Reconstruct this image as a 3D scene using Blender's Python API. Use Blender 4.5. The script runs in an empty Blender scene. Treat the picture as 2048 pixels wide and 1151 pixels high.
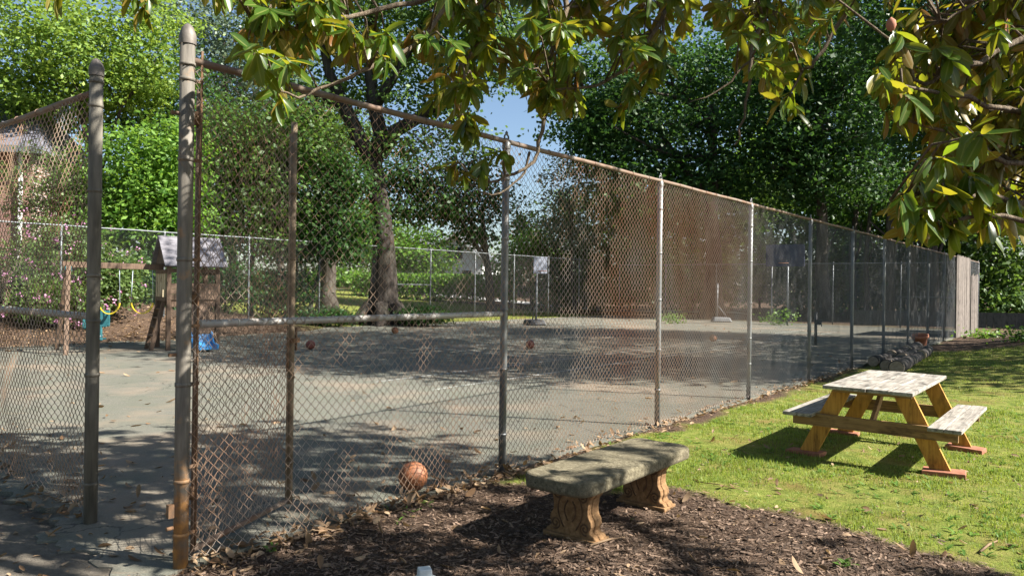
import bpy, bmesh, math, numpy as np
from mathutils import Vector, Matrix
R = math.radians
rng = np.random.default_rng(11)
scene = bpy.context.scene
COL = scene.collection

# ------------------------------------------------------------------ survey of the photograph
F, CX, CY, HC, TH = 1480.0, 1024.0, 571.0, 1.72, R(.8)
cT, sT = math.cos(TH), math.sin(TH)
def level(x, y):
    dx, dy = x-CX, y-CY
    return dx*cT+dy*sT, -dx*sT+dy*cT
def at(x, y, Y):
    a, b = level(x, y)
    return Vector((a/F*Y, Y, HC-b/F*Y))
def gp(x, y, z=0.):
    a, b = level(x, y)
    Y = (HC-z)*F/b
    return Vector((a/F*Y, Y, z))
U = Vector((1.90, 2.385, 0)).normalized()      # along the long side of the court
V = Vector((-U.y, U.x, 0))                    # across the court
C0 = Vector((-1.97, 4.45, 0))                 # the gate corner post
UANG = math.atan2(U.y, U.x)
BAY = 3.05
CL, CW = BAY*12, 19.5
def court(u, v, z=0.): return C0+U*u+V*v+Vector((0, 0, z))

# ------------------------------------------------------------------ node materials
def new_mat(name):
    m = bpy.data.materials.new(name); m.use_nodes = True
    nt = m.node_tree; nt.nodes.clear()
    out = nt.nodes.new('ShaderNodeOutputMaterial')
    return m, nt, out
def nd(nt, t, **kw):
    n = nt.nodes.new(t)
    for k, v in kw.items():
        if k in n.inputs: n.inputs[k].default_value = v
        else: setattr(n, k, v)
    return n
def coords(nt, kind='Object', scale=(1, 1, 1), rot=(0, 0, 0)):
    if kind == 'World':
        tc = nd(nt, 'ShaderNodeNewGeometry'); o = tc.outputs['Position']
    else:
        tc = nd(nt, 'ShaderNodeTexCoord'); o = tc.outputs[kind]
    mp = nd(nt, 'ShaderNodeMapping'); mp.inputs['Scale'].default_value = scale; mp.inputs['Rotation'].default_value = rot
    nt.links.new(o, mp.inputs['Vector'])
    return mp.outputs['Vector']
def noise(nt, vec, scale, detail=5, rough=.6, dist=0):
    n = nd(nt, 'ShaderNodeTexNoise'); n.inputs['Scale'].default_value = scale
    n.inputs['Detail'].default_value = detail; n.inputs['Roughness'].default_value = rough
    n.inputs['Distortion'].default_value = dist
    if vec is not None: nt.links.new(vec, n.inputs['Vector'])
    return n.outputs['Fac']
def ramp(nt, fac, stops):
    r = nd(nt, 'ShaderNodeValToRGB'); e = r.color_ramp.elements
    while len(e) < len(stops): e.new(.5)
    for el, (p, c) in zip(e, stops):
        el.position = p; el.color = (*c, 1) if len(c) == 3 else c
    nt.links.new(fac, r.inputs['Fac'])
    return r.outputs['Color']
def val(nt, fac, lo, hi, a=0, b=1):
    m = nd(nt, 'ShaderNodeMapRange'); m.inputs['From Min'].default_value = lo; m.inputs['From Max'].default_value = hi
    m.inputs['To Min'].default_value = a; m.inputs['To Max'].default_value = b
    nt.links.new(fac, m.inputs['Value'])
    return m.outputs['Result']
def mixc(nt, fac, a, b, mode='MIX'):
    m = nd(nt, 'ShaderNodeMix', data_type='RGBA', blend_type=mode)
    for s, x in ((0, fac), (6, a), (7, b)):
        if hasattr(x, 'node'): nt.links.new(x, m.inputs[s])
        else: m.inputs[s].default_value = x if s == 0 else (*x, 1)
    return m.outputs[2]
def bsdf(nt, out, color, rough=.6, metal=0., bump=None, bstr=.3, bdist=.01, spec=.5):
    b = nd(nt, 'ShaderNodeBsdfPrincipled')
    if hasattr(color, 'node'): nt.links.new(color, b.inputs['Base Color'])
    else: b.inputs['Base Color'].default_value = (*color, 1)
    if hasattr(rough, 'node'): nt.links.new(rough, b.inputs['Roughness'])
    else: b.inputs['Roughness'].default_value = rough
    b.inputs['Metallic'].default_value = metal
    b.inputs['Specular IOR Level'].default_value = spec
    if bump is not None:
        bp = nd(nt, 'ShaderNodeBump'); bp.inputs['Strength'].default_value = bstr; bp.inputs['Distance'].default_value = bdist
        nt.links.new(bump, bp.inputs['Height']); nt.links.new(bp.outputs['Normal'], b.inputs['Normal'])
    if out is not None: nt.links.new(b.outputs['BSDF'], out.inputs['Surface'])
    return b
def simple(name, stops, scale=8, rough=.6, metal=0., bstr=.25, bdist=.004, stretch=(1, 1, 1), detail=6, spec=.5, kind='Object', bscale=None):
    m, nt, out = new_mat(name)
    v = coords(nt, kind, stretch)
    n = noise(nt, v, scale, detail)
    n2 = noise(nt, v, (bscale or scale*3), 4)
    bsdf(nt, out, ramp(nt, n, stops), rough, metal, n2, bstr, bdist, spec)
    return m

MAT = {}
def wire():
    m, nt, out = new_mat('chain_link_wire')
    g = nd(nt, 'ShaderNodeNewGeometry'); n = noise(nt, g.outputs['Position'], 1.0, 5); n2 = noise(nt, g.outputs['Position'], .5, 3)
    def along(d, o):
        sb = nd(nt, 'ShaderNodeVectorMath', operation='SUBTRACT'); nt.links.new(g.outputs['Position'], sb.inputs[0]); sb.inputs[1].default_value = o
        dt = nd(nt, 'ShaderNodeVectorMath', operation='DOT_PRODUCT'); nt.links.new(sb.outputs[0], dt.inputs[0]); dt.inputs[1].default_value = d
        return dt.outputs['Value']
    wob = nd(nt, 'ShaderNodeMath', operation='MULTIPLY_ADD'); nt.links.new(n2, wob.inputs[0]); wob.inputs[1].default_value = 5; nt.links.new(along(tuple(U), tuple(C0)), wob.inputs[2])
    mx = nd(nt, 'ShaderNodeMath', operation='MAXIMUM'); nt.links.new(val(nt, wob.outputs[0], 9.0, 13.5), mx.inputs[0]); nt.links.new(val(nt, along(tuple(V), tuple(C0)), 9, 14), mx.inputs[1])
    rusty = ramp(nt, n, [(.3, (.31, .285, .255)), (.5, (.32, .215, .145)), (.7, (.29, .135, .07))])
    grey = ramp(nt, n, [(.36, (.09, .105, .12)), (.6, (.14, .135, .13))])
    bsdf(nt, out, mixc(nt, mx.outputs[0], rusty, grey), .5, .1)
    return m
MAT['wire'] = wire()
MAT['galv'] = simple('galvanised_steel', [(.3, (.09, .097, .105)), (.5, (.175, .18, .183)), (.7, (.25, .245, .23))], 7, .5, .35, .1, stretch=(1, 1, .25))
MAT['rail'] = simple('rusty_rail', [(.3, (.19, .165, .145)), (.48, (.18, .125, .09)), (.7, (.16, .085, .05))], 5, .65, .1, .3)
MAT['stile'] = simple('worn_brown_pipe', [(.3, (.12, .09, .06)), (.5, (.22, .16, .1)), (.7, (.32, .26, .19))], 9, .7, .05, .3)
MAT['midrail'] = simple('dull_pipe', [(.3, (.3, .285, .26)), (.55, (.42, .4, .37)), (.7, (.24, .17, .12))], 4, .55, .15, .1)
MAT['far_steel'] = simple('far_steel', [(.3, (.1, .115, .125)), (.7, (.19, .2, .205))], 3, .5, .3, .05)
def old_pipe():
    m, nt, out = new_mat('old_painted_pipe')
    v = coords(nt, 'Object', (1, 1, .12)); v2 = coords(nt, 'Object')
    n = noise(nt, v, 22, 6); n2 = noise(nt, v2, 9, 6)
    c = ramp(nt, n, [(.28, (.055, .048, .039)), (.48, (.13, .115, .095)), (.7, (.22, .195, .16))])
    sx = nd(nt, 'ShaderNodeSeparateXYZ'); nt.links.new(v2, sx.inputs[0])
    h = nd(nt, 'ShaderNodeMath', operation='ADD'); nt.links.new(val(nt, sx.outputs['Z'], .15, .75, 1, 0), h.inputs[0])
    nt.links.new(val(nt, n2, .3, .7, -.6, .6), h.inputs[1])
    c = mixc(nt, val(nt, h.outputs[0], .25, 1.15), c, ramp(nt, n2, [(.3, (.22, .1, .03)), (.6, (.42, .2, .055))]))
    bsdf(nt, out, c, .7, .0, n, .35, .003)
    return m
MAT['oldpipe'] = old_pipe()
MAT['greypipe'] = simple('mossy_grey_pipe', [(.3, (.05, .044, .034)), (.48, (.12, .107, .083)), (.7, (.2, .18, .145))], 14, .75, 0, .3, stretch=(1, 1, .14))
MAT['capmetal'] = simple('dull_cap_metal', [(.3, (.1, .085, .075)), (.7, (.2, .175, .15))], 12, .6, .2)
MAT['rust'] = simple('dark_rust', [(.3, (.09, .06, .04)), (.6, (.22, .12, .06))], 12, .8)
def wood(name, stops, axis=0, freq=2.2, ring=34, knots=True, rough=.75, gap=None):
    m, nt, out = new_mat(name)
    sc = [ring, ring, ring]; sc[axis] = freq
    v = coords(nt, 'Object', tuple(sc)); v1 = coords(nt, 'Object')
    n = noise(nt, v, 1, 7, .65, .8)
    big = noise(nt, v1, 5, 3)
    c = ramp(nt, n, stops)
    sc2 = [7, 7, 7]; sc2[axis] = 2.5
    k = noise(nt, coords(nt, 'Object', tuple(sc2)), 1.6, 6)
    dark = tuple(x*.45 for x in stops[0][1])
    c = mixc(nt, val(nt, k, .52, .66, 0, .85), c, dark)
    c = mixc(nt, val(nt, big, .35, .7, 0, .35), c, tuple(min(1, x*1.25) for x in stops[-1][1]))
    bsdf(nt, out, c, rough, 0, n, .35, .003, .3)
    return m
MAT['woodgrey'] = wood('weathered_grey_wood', [(.3, (.06, .05, .042)), (.5, (.235, .21, .18)), (.68, (.4, .375, .335))], 0)
MAT['woodyellow'] = wood('yellow_pine', [(.3, (.2, .085, .018)), (.5, (.42, .2, .04)), (.7, (.56, .3, .06))], 2)
MAT['woodbeam'] = wood('brown_beam', [(.3, (.11, .06, .03)), (.5, (.24, .14, .06)), (.7, (.33, .2, .09))], 1)
MAT['playwood'] = wood('playset_wood', [(.3, (.055, .034, .022)), (.5, (.12, .078, .052)), (.7, (.2, .135, .095))], 2, 2, 20)
MAT['playroof'] = wood('grey_roof_boards', [(.3, (.09, .085, .095)), (.5, (.155, .148, .165)), (.7, (.22, .21, .23))], 0, 1.5, 14)
MAT['palewood'] = wood('pale_boards', [(.3, (.3, .24, .15)), (.7, (.6, .5, .34))], 2, 2, 20)
MAT['plank'] = wood('bleached_planks', [(.3, (.06, .05, .043)), (.5, (.15, .128, .112)), (.7, (.24, .205, .18))], 2, .6, 9)
MAT['darkfence'] = wood('dark_board_fence', [(.3, (.03, .034, .034)), (.7, (.075, .08, .075))], 2, .6, 6)
MAT['stone'] = None
def stone():
    m, nt, out = new_mat('lichen_concrete')
    v = coords(nt, 'Object')
    a = noise(nt, v, 34, 8, .75); b = noise(nt, v, 6, 5); d = noise(nt, v, 13, 4)
    c = ramp(nt, a, [(.3, (.05, .042, .028)), (.5, (.15, .13, .085)), (.72, (.32, .28, .195))])
    c = mixc(nt, val(nt, b, .45, .62, 0, .5), c, (.13, .112, .075))
    c = mixc(nt, val(nt, d, .66, .7, 0, .9), c, (.02, .02, .016))
    bsdf(nt, out, c, .95, 0, a, .8, .012, .2)
    return m
MAT['stone'] = stone()
def cast():
    m, nt, out = new_mat('stained_cast_stone')
    v = coords(nt, 'Object')
    a = noise(nt, v, 30, 6, .7); b = noise(nt, v, 5, 5)
    c = ramp(nt, a, [(.3, (.13, .07, .032)), (.6, (.27, .16, .078)), (.75, (.38, .25, .14))])
    c = mixc(nt, val(nt, b, .5, .68, 0, .7), c, (.1, .06, .03))
    bsdf(nt, out, c, .9, 0, a, .6, .006, .2)
    return m
MAT['cast'] = cast()
MAT['groove'] = simple('carved_scroll_lines', [(.3, (.05, .025, .012)), (.7, (.14, .075, .035))], 20, .9)
MAT['paver'] = simple('red_paver', [(.3, (.2, .075, .04)), (.6, (.33, .13, .075)), (.75, (.38, .2, .13))], 14, .9, 0, .5)
def ball_mat(name, a, b):
    return simple(name, [(.3, a), (.65, b)], 6, .6, 0, .6, .003, bscale=150)
MAT['ball'] = ball_mat('orange_rubber', (.19, .065, .028), (.36, .14, .06))
MAT['balldark'] = ball_mat('maroon_rubber', (.16, .04, .03), (.28, .085, .06))
MAT['seam'] = simple('black_seam', [(.3, (.012, .01, .01)), (.7, (.03, .025, .02))], 10, .7)
MAT['yellow'] = simple('yellow_plastic', [(.3, (.62, .46, .02)), (.7, (.75, .58, .04))], 5, .4, 0, 0)
MAT['teal'] = simple('teal_plastic', [(.3, (.02, .1, .12)), (.7, (.04, .17, .19))], 5, .45, 0, 0)
MAT['blue'] = simple('blue_plastic', [(.3, (.04, .22, .48)), (.7, (.07, .3, .6))], 5, .4, 0, 0)
MAT['rope'] = simple('pale_chain', [(.3, (.3, .36, .42)), (.7, (.5, .55, .6))], 20, .6)
MAT['terracotta'] = simple('terracotta', [(.3, (.3, .11, .06)), (.7, (.46, .2, .12))], 9, .85)
MAT['logbark'] = simple('creosoted_log', [(.3, (.016, .013, .012)), (.6, (.045, .036, .03)), (.75, (.09, .07, .055))], 7, .85, 0, .6, .01, (1, 1, .2))
MAT['logend'] = simple('pale_log_end', [(.3, (.22, .16, .1)), (.7, (.42, .33, .24))], 18, .9)
MAT['white'] = simple('white_paint', [(.3, (.7, .7, .68)), (.7, (.8, .8, .78))], 3, .6, 0, 0)
MAT['cup'] = simple('scuffed_white_plastic', [(.3, (.5, .52, .5)), (.7, (.78, .8, .78))], 8, .5, 0, 0)
MAT['darkglass'] = simple('window_glass', [(.3, (.02, .025, .03)), (.7, (.06, .07, .08))], 2, .1, 0, 0)
MAT['shingle'] = simple('grey_shingles', [(.3, (.06, .06, .075)), (.5, (.12, .12, .15)), (.7, (.2, .2, .23))], 5, .9, 0, .4, .02, (.6, 3, 3))
MAT['darkroof'] = simple('dark_roof', [(.3, (.06, .065, .075)), (.7, (.13, .14, .15))], 4, .9)
def brick():
    m, nt, out = new_mat('red_brick')
    b = nd(nt, 'ShaderNodeTexBrick'); nt.links.new(coords(nt, 'Object', (1, 1, 1), (R(90), 0, 0)), b.inputs['Vector'])
    b.inputs['Scale'].default_value = 4.5
    b.inputs['Color1'].default_value = (.2, .085, .06, 1); b.inputs['Color2'].default_value = (.28, .13, .1, 1); b.inputs['Mortar'].default_value = (.36, .33, .3, 1)
    b.inputs['Mortar Size'].default_value = .018
    bsdf(nt, out, b.outputs['Color'], .9)
    return m
MAT['brick'] = brick()
MAT['board'] = simple('grey_backboard', [(.3, (.2, .22, .27)), (.7, (.34, .36, .42))], 3, .5, 0, 0)
MAT['boarddark'] = simple('dark_backboard', [(.3, (.03, .035, .075)), (.7, (.06, .07, .13))], 3, .5, 0, 0)
MAT['black'] = simple('black_plastic', [(.3, (.015, .016, .018)), (.7, (.04, .04, .045))], 5, .55)
MAT['greybase'] = simple('grey_plastic', [(.3, (.1, .115, .125)), (.7, (.17, .185, .195))], 5, .55)
MAT['cinder'] = simple('pale_road', [(.3, (.3, .29, .28)), (.7, (.4, .39, .37))], 2, .9)
def bark(name, stops, sc=5):
    m, nt, out = new_mat(name)
    v = coords(nt, 'World', (1, 1, .22))
    n = noise(nt, v, sc, 8, .7, .6); n2 = noise(nt, coords(nt, 'World'), 1.2, 3)
    c = ramp(nt, n, stops)
    c = mixc(nt, val(nt, n2, .5, .7, 0, .4), c, (.06, .065, .045))
    bsdf(nt, out, c, .95, 0, n, 1, .05, .15)
    return m
MAT['bark'] = bark('grey_brown_bark', [(.3, (.025, .02, .017)), (.5, (.075, .062, .053)), (.7, (.17, .145, .125))])
MAT['oakbark_shade'] = bark('shaded_oak_bark', [(.3, (.012, .01, .009)), (.5, (.045, .037, .032)), (.7, (.11, .094, .08))])  # oak bark darkened to carry the shade of neighbouring trees in its colour
MAT['twig'] = bark('magnolia_bark', [(.3, (.1, .075, .055)), (.5, (.22, .17, .12)), (.7, (.33, .27, .2))], 30)
def leaf_mat(name, a, b, trans=.4, rough=.5, back=None, tcol=None, spec=.35, clump=1.0, sat=1.):
    m, nt, out = new_mat(name)
    g = nd(nt, 'ShaderNodeNewGeometry')
    c = ramp(nt, g.outputs['Random Per Island'], [(.0, a), (1., b)])
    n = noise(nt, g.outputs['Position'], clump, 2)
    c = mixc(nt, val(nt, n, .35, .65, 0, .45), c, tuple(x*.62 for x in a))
    face = c
    if back is not None:
        bc = ramp(nt, g.outputs['Random Per Island'], [(.0, back[0]), (.6, back[1]), (1., back[2])])
        rb = nd(nt, 'ShaderNodeAttribute', attribute_name='rib')
        sp = noise(nt, g.outputs['Position'], 55, 4)
        c = mixc(nt, val(nt, sp, .6, .68, 0, .6), c, (.1, .085, .02))
        bc = mixc(nt, val(nt, sp, .58, .68, 0, .5), bc, (.12, .07, .02))
        rl = val(nt, rb.outputs['Fac'], .84, .93)
        c = mixc(nt, rl, c, (.2, .24, .06)); bc = mixc(nt, rl, bc, (.36, .3, .12))
        face = mixc(nt, g.outputs['Backfacing'], c, bc)
    p = bsdf(nt, None, face, rough, spec=spec)
    t = nd(nt, 'ShaderNodeBsdfTranslucent')
    if tcol is None:
        tc = mixc(nt, .5, c, tuple(x*y for x, y in zip(b, (1.5, 1.35, .7))))
        nt.links.new(tc, t.inputs['Color'])
    else:
        nt.links.new(ramp(nt, g.outputs['Random Per Island'], [(0, tcol[0]), (1, tcol[1])]), t.inputs['Color'])
    mx = nd(nt, 'ShaderNodeMixShader'); mx.inputs[0].default_value = trans
    nt.links.new(p.outputs[0], mx.inputs[1]); nt.links.new(t.outputs[0], mx.inputs[2])
    nt.links.new(mx.outputs[0], out.inputs['Surface'])
    return m
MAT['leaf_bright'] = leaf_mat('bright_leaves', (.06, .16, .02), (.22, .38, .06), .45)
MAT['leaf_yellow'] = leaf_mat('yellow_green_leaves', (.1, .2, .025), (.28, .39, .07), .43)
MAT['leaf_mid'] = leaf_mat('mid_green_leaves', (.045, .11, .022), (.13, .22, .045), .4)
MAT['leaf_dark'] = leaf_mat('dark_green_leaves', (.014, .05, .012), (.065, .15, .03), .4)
MAT['leaf_blue'] = leaf_mat('grey_green_leaves', (.06, .11, .07), (.19, .25, .17), .35, .4)
MAT['leaf_flower'] = leaf_mat('shrub_leaves', (.06, .11, .03), (.17, .25, .07), .38)
MAT['flower'] = leaf_mat('pink_flowers', (.5, .2, .4), (.75, .4, .62), .3)
MAT['magnolia'] = leaf_mat('magnolia_leaves', (.03, .085, .008), (.08, .165, .018), .48, .32,
                           back=((.19, .19, .045), (.25, .17, .04), (.34, .13, .04)), tcol=((.19, .29, .012), (.36, .3, .018)), spec=.4, clump=3)
MAT['grass'] = leaf_mat('grass_blades', (.1, .175, .02), (.3, .38, .08), .4, .6, clump=1.3)
MAT['weed'] = leaf_mat('weed_leaves', (.08, .17, .03), (.17, .3, .05), .4, .5)
MAT['chip'] = leaf_mat('bark_chips', (.03, .02, .014), (.3, .205, .145), .0, .9, clump=9)
MAT['litter'] = leaf_mat('dry_leaves', (.14, .075, .035), (.42, .3, .19), .15, .8, clump=6)

# ------------------------------------------------------------------ mesh building
class MB:
    def __init__(s): s.v = []; s.f = []; s.sm = []; s.mi = []; s.cur = 0
    def add(s, vs, fs, smooth=False):
        o = len(s.v); s.v += [tuple(p) for p in vs]
        for f in fs: s.f.append([i+o for i in f]); s.sm.append(smooth); s.mi.append(s.cur)
    def box(s, c, d, M=None, taper=1.0):
        x, y, z = d[0]/2, d[1]/2, d[2]/2
        vs = [Vector((a*x*(taper if k > 0 else 1), b*y*(taper if k > 0 else 1), k*z)) for k in (-1, 1) for a, b in ((-1, -1), (1, -1), (1, 1), (-1, 1))]
        if M is not None: vs = [M @ p for p in vs]
        vs = [p+Vector(c) for p in vs]
        s.add(vs, [(3, 2, 1, 0), (4, 5, 6, 7), (0, 1, 5, 4), (1, 2, 6, 5), (2, 3, 7, 6), (3, 0, 4, 7)])
    def bar(s, a, b, w, t, up=(0, 0, 1)):
        a, b = Vector(a), Vector(b); d = (b-a); L = d.length; x = d.normalized()
        y = Vector(up).cross(x).normalized(); z = x.cross(y)
        M = Matrix((x, y, z)).transposed()
        s.box((a+b)/2, (L, w, t), M)
    def tube(s, pts, rad, n=10, cap=True, smooth=True):
        pts = [Vector(p) for p in pts]
        if not hasattr(rad, '__len__'): rad = [rad]*len(pts)
        vs = []; ref = None
        for i, p in enumerate(pts):
            t = (pts[min(i+1, len(pts)-1)]-pts[max(i-1, 0)]).normalized()
            if ref is None: ref = t.orthogonal().normalized()
            ref = (ref-t*ref.dot(t)).normalized(); b = t.cross(ref)
            for k in range(n):
                a = 2*math.pi*k/n
                vs.append(p+(ref*math.cos(a)+b*math.sin(a))*rad[i])
        fs = []
        for i in range(len(pts)-1):
            for k in range(n):
                k2 = (k+1) % n
                fs.append((i*n+k, i*n+k2, (i+1)*n+k2, (i+1)*n+k))
        s.add(vs, fs, smooth)
        if cap:
            o = len(s.v)-len(vs)
            s.f.append([o+k for k in range(n)][::-1]); s.sm.append(False); s.mi.append(s.cur)
            o2 = o+(len(pts)-1)*n
            s.f.append([o2+k for k in range(n)]); s.sm.append(False); s.mi.append(s.cur)
    def lathe(s, prof, n=20, c=(0, 0, 0), smooth=True):
        vs = [(c[0]+r*math.cos(2*math.pi*k/n), c[1]+r*math.sin(2*math.pi*k/n), c[2]+z) for r, z in prof for k in range(n)]
        fs = [(i*n+k, i*n+(k+1) % n, (i+1)*n+(k+1) % n, (i+1)*n+k) for i in range(len(prof)-1) for k in range(n)]
        s.add(vs, fs, smooth)
    def prism(s, poly, a, b, M=None):           # polygon in local xz, from y=a to y=b
        n = len(poly)
        vs = [Vector((x, a, z)) for x, z in poly]+[Vector((x, b, z)) for x, z in poly]
        if M is not None: vs = [M @ p for p in vs]
        fs = [tuple(range(n)), tuple(range(2*n-1, n-1, -1))]+[(i, i+n, (i+1) % n+n, (i+1) % n) for i in range(n)]
        s.add(vs, fs)
    def build(s, name, mats, parent=None, loc=(0, 0, 0), rot=(0, 0, 0), bevel=0, segs=2):
        me = bpy.data.meshes.new(name); me.from_pydata(s.v, [], s.f); me.update()
        me.polygons.foreach_set('use_smooth', s.sm)
        if not isinstance(mats, (list, tuple)): mats = [mats]
        for m in mats: me.materials.append(m)
        me.polygons.foreach_set('material_index', s.mi)
        return link(name, me, parent, loc, rot, bevel, segs)
def link(name, me, parent=None, loc=(0, 0, 0), rot=(0, 0, 0), bevel=0, segs=2):
    o = bpy.data.objects.new(name, me); COL.objects.link(o)
    o.location = loc; o.rotation_euler = rot
    if parent is not None: o.parent = parent
    if bevel:
        b = o.modifiers.new('bevel', 'BEVEL'); b.width = bevel; b.segments = segs; b.limit_method = 'ANGLE'; b.angle_limit = R(40)
    return o
def fast_mesh(name, V_, faces_n, mat, smooth=False):
    """V_: (N,k,3) array of N separate k-gons"""
    N, k = V_.shape[:2]
    me = bpy.data.meshes.new(name)
    me.vertices.add(N*k); me.vertices.foreach_set('co', V_.astype(np.float32).ravel())
    me.loops.add(N*k); me.loops.foreach_set('vertex_index', np.arange(N*k, dtype=np.int32))
    me.polygons.add(N); me.polygons.foreach_set('loop_start', np.arange(0, N*k, k, dtype=np.int32))
    me.polygons.foreach_set('loop_total', np.full(N, k, dtype=np.int32))
    if smooth: me.polygons.foreach_set('use_smooth', np.ones(N, dtype=bool))
    me.materials.append(mat); me.update(calc_edges=True); me.validate()
    return me
def grid_mesh(name, verts, quads, mat, smooth=True):
    me = bpy.data.meshes.new(name)
    nv, nf = len(verts), len(quads)
    me.vertices.add(nv); me.vertices.foreach_set('co', np.asarray(verts, np.float32).ravel())
    me.loops.add(nf*4); me.loops.foreach_set('vertex_index', np.asarray(quads, np.int32).ravel())
    me.polygons.add(nf); me.polygons.foreach_set('loop_start', np.arange(0, nf*4, 4, dtype=np.int32))
    me.polygons.foreach_set('loop_total', np.full(nf, 4, dtype=np.int32))
    me.polygons.foreach_set('use_smooth', np.full(nf, smooth, dtype=bool))
    me.materials.append(mat); me.update(calc_edges=True)
    return me
def tag(o, label, cat, group=None):
    o['label'] = label; o['category'] = cat
    if group: o['group'] = group
    return o
def thing(name, label, cat, loc=(0, 0, 0), rz=0., group=None):
    o = bpy.data.objects.new(name, None); COL.objects.link(o); o.empty_display_size = .2
    o.location = loc; o.rotation_euler = (0, 0, rz)
    return tag(o, label, cat, group)
def kind(o, k): o['kind'] = k; return o
def copy_tree(o, parent=None):
    c = o.copy(); COL.objects.link(c)
    if parent is not None: c.parent = parent
    for ch in [x for x in bpy.data.objects if x.parent == o]: copy_tree(ch, c)
    return c
def smoothstep(a, b, x):
    t = np.clip((x-a)/(b-a), 0, 1); return t*t*(3-2*t)
def vnoise(x, y, s=1., seed=0):
    """cheap smooth value noise, numpy"""
    x = np.asarray(x)*s; y = np.asarray(y)*s
    xi, yi = np.floor(x).astype(np.int64), np.floor(y).astype(np.int64); fx, fy = x-xi, y-yi
    fx = fx*fx*(3-2*fx); fy = fy*fy*(3-2*fy)
    def h(a, b):
        n = (a*374761393+b*668265263+seed*974634777) & 0x7fffffff
        n = ((n ^ (n >> 13))*1274126177) & 0x7fffffff
        return ((n ^ (n >> 16)) & 0xffff)/65535.
    return (h(xi, yi)*(1-fx)+h(xi+1, yi)*fx)*(1-fy)+(h(xi, yi+1)*(1-fx)+h(xi+1, yi+1)*fx)*fy

# ------------------------------------------------------------------ terrain
def uv_of(x, y):
    dx, dy = x-C0.x, y-C0.y
    return dx*U.x+dy*U.y, dx*V.x+dy*V.y
def height(x, y):
    x = np.asarray(x, float); y = np.asarray(y, float)
    u, v = uv_of(x, y)
    h = np.zeros_like(x)
    side = smoothstep(.3, 4, -v)                                       # lawn right of the fence
    h += side*(.12*smoothstep(9, 18, u)+.32*smoothstep(14, 27, y)*smoothstep(9, 16, x)+.12*vnoise(x, y, .25, 3)*smoothstep(10, 20, y))
    h -= side*smoothstep(29, 42, y)*1.9
    bank = smoothstep(16.6, 24, v)*(1-smoothstep(9, 17, u))            # mulched bank by the swings
    h += bank*1.5*(.85+.3*vnoise(x, y, .5, 5))
    h += smoothstep(20, 46, v)*1.25*smoothstep(6, 20, u)
    h += smoothstep(CL+.5, CL+25, u)*1.0*smoothstep(-6, 2, v)
    inside = (u > -.2) & (u < CL+.2) & (v > -.05) & (v < CW)
    h += .012*(vnoise(x, y, 6, 7)-.5)+.03*(vnoise(x, y, 1.3, 8)-.5)
    h = np.where(inside & (h < .05), -.04, h)
    apron = smoothstep(1.2, -.6, u)*smoothstep(-.9, .5, v)             # worn ground outside the gate
    return h
def lines(segs):
    out = []
    for a, b, s in segs: out.append(np.arange(a, b, s))
    return np.unique(np.concatenate(out+[np.array([segs[-1][1]])]).round(4))
MULX = np.array([-3., -1.2, .07, .9, 1.6, 2.2, 2.67, 3.1, 3.6, 5, 9]); MULY = np.array([6.8, 6.8, 6.55, 6.3, 6.25, 5.65, 5.15, 4.55, 4.1, 3.2, 2.])
def mulch_mask(x, y):
    x = np.asarray(x); y = np.asarray(y)
    u, v = uv_of(x, y)
    edge = np.interp(x, MULX, MULY)+.35*(vnoise(x, y, 2.2, 1)-.5)+.14*(vnoise(x, y, 8, 2)-.5)
    m = smoothstep(.1, -.1, y-edge)
    strip = smoothstep(.34, .1, -v+.4*(vnoise(x, y, 2, 9)-.5))*(u > 2.4)*(v < .2)*(u < 17)
    mound = smoothstep(20.3, 21.2, y+.22*(x-14)+1.0*(vnoise(x, y, .7, 4)-.5))*(x > 11.5)*(v < 0)
    bank = smoothstep(15.6, 16.6, v+.8*(vnoise(x, y, .8, 6)-.5))*(1-smoothstep(13, 18, u))
    under = smoothstep(CL-1, CL+1, u)
    return np.clip(np.maximum.reduce([m, strip, mound, bank, under]), 0, 1)
def dirt_mask(x, y):
    u, v = uv_of(np.asarray(x), np.asarray(y))
    n = .7*(vnoise(x, y, 1.5, 12)-.5)
    return smoothstep(-.25, .25, v-.12+n*.6)*smoothstep(2., 1., u)
xs = lines([(-400, -60, 40), (-60, -16, 4), (-16, -4, .5), (-4, 7, .07), (7, 20, .4), (20, 60, 4), (60, 400, 40)])
ys = lines([(-60, -4, 4), (-4, 2, .5), (2, 12, .07), (12, 34, .4), (34, 60, 1.5), (60, 140, 8), (140, 700, 40)])
gx, gy = np.meshgrid(xs, ys)
gz = height(gx, gy)
nx, ny = len(xs), len(ys)
idx = np.arange(nx*ny).reshape(ny, nx)
quads = np.stack([idx[:-1, :-1], idx[:-1, 1:], idx[1:, 1:], idx[1:, :-1]], -1).reshape(-1, 4)
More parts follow.
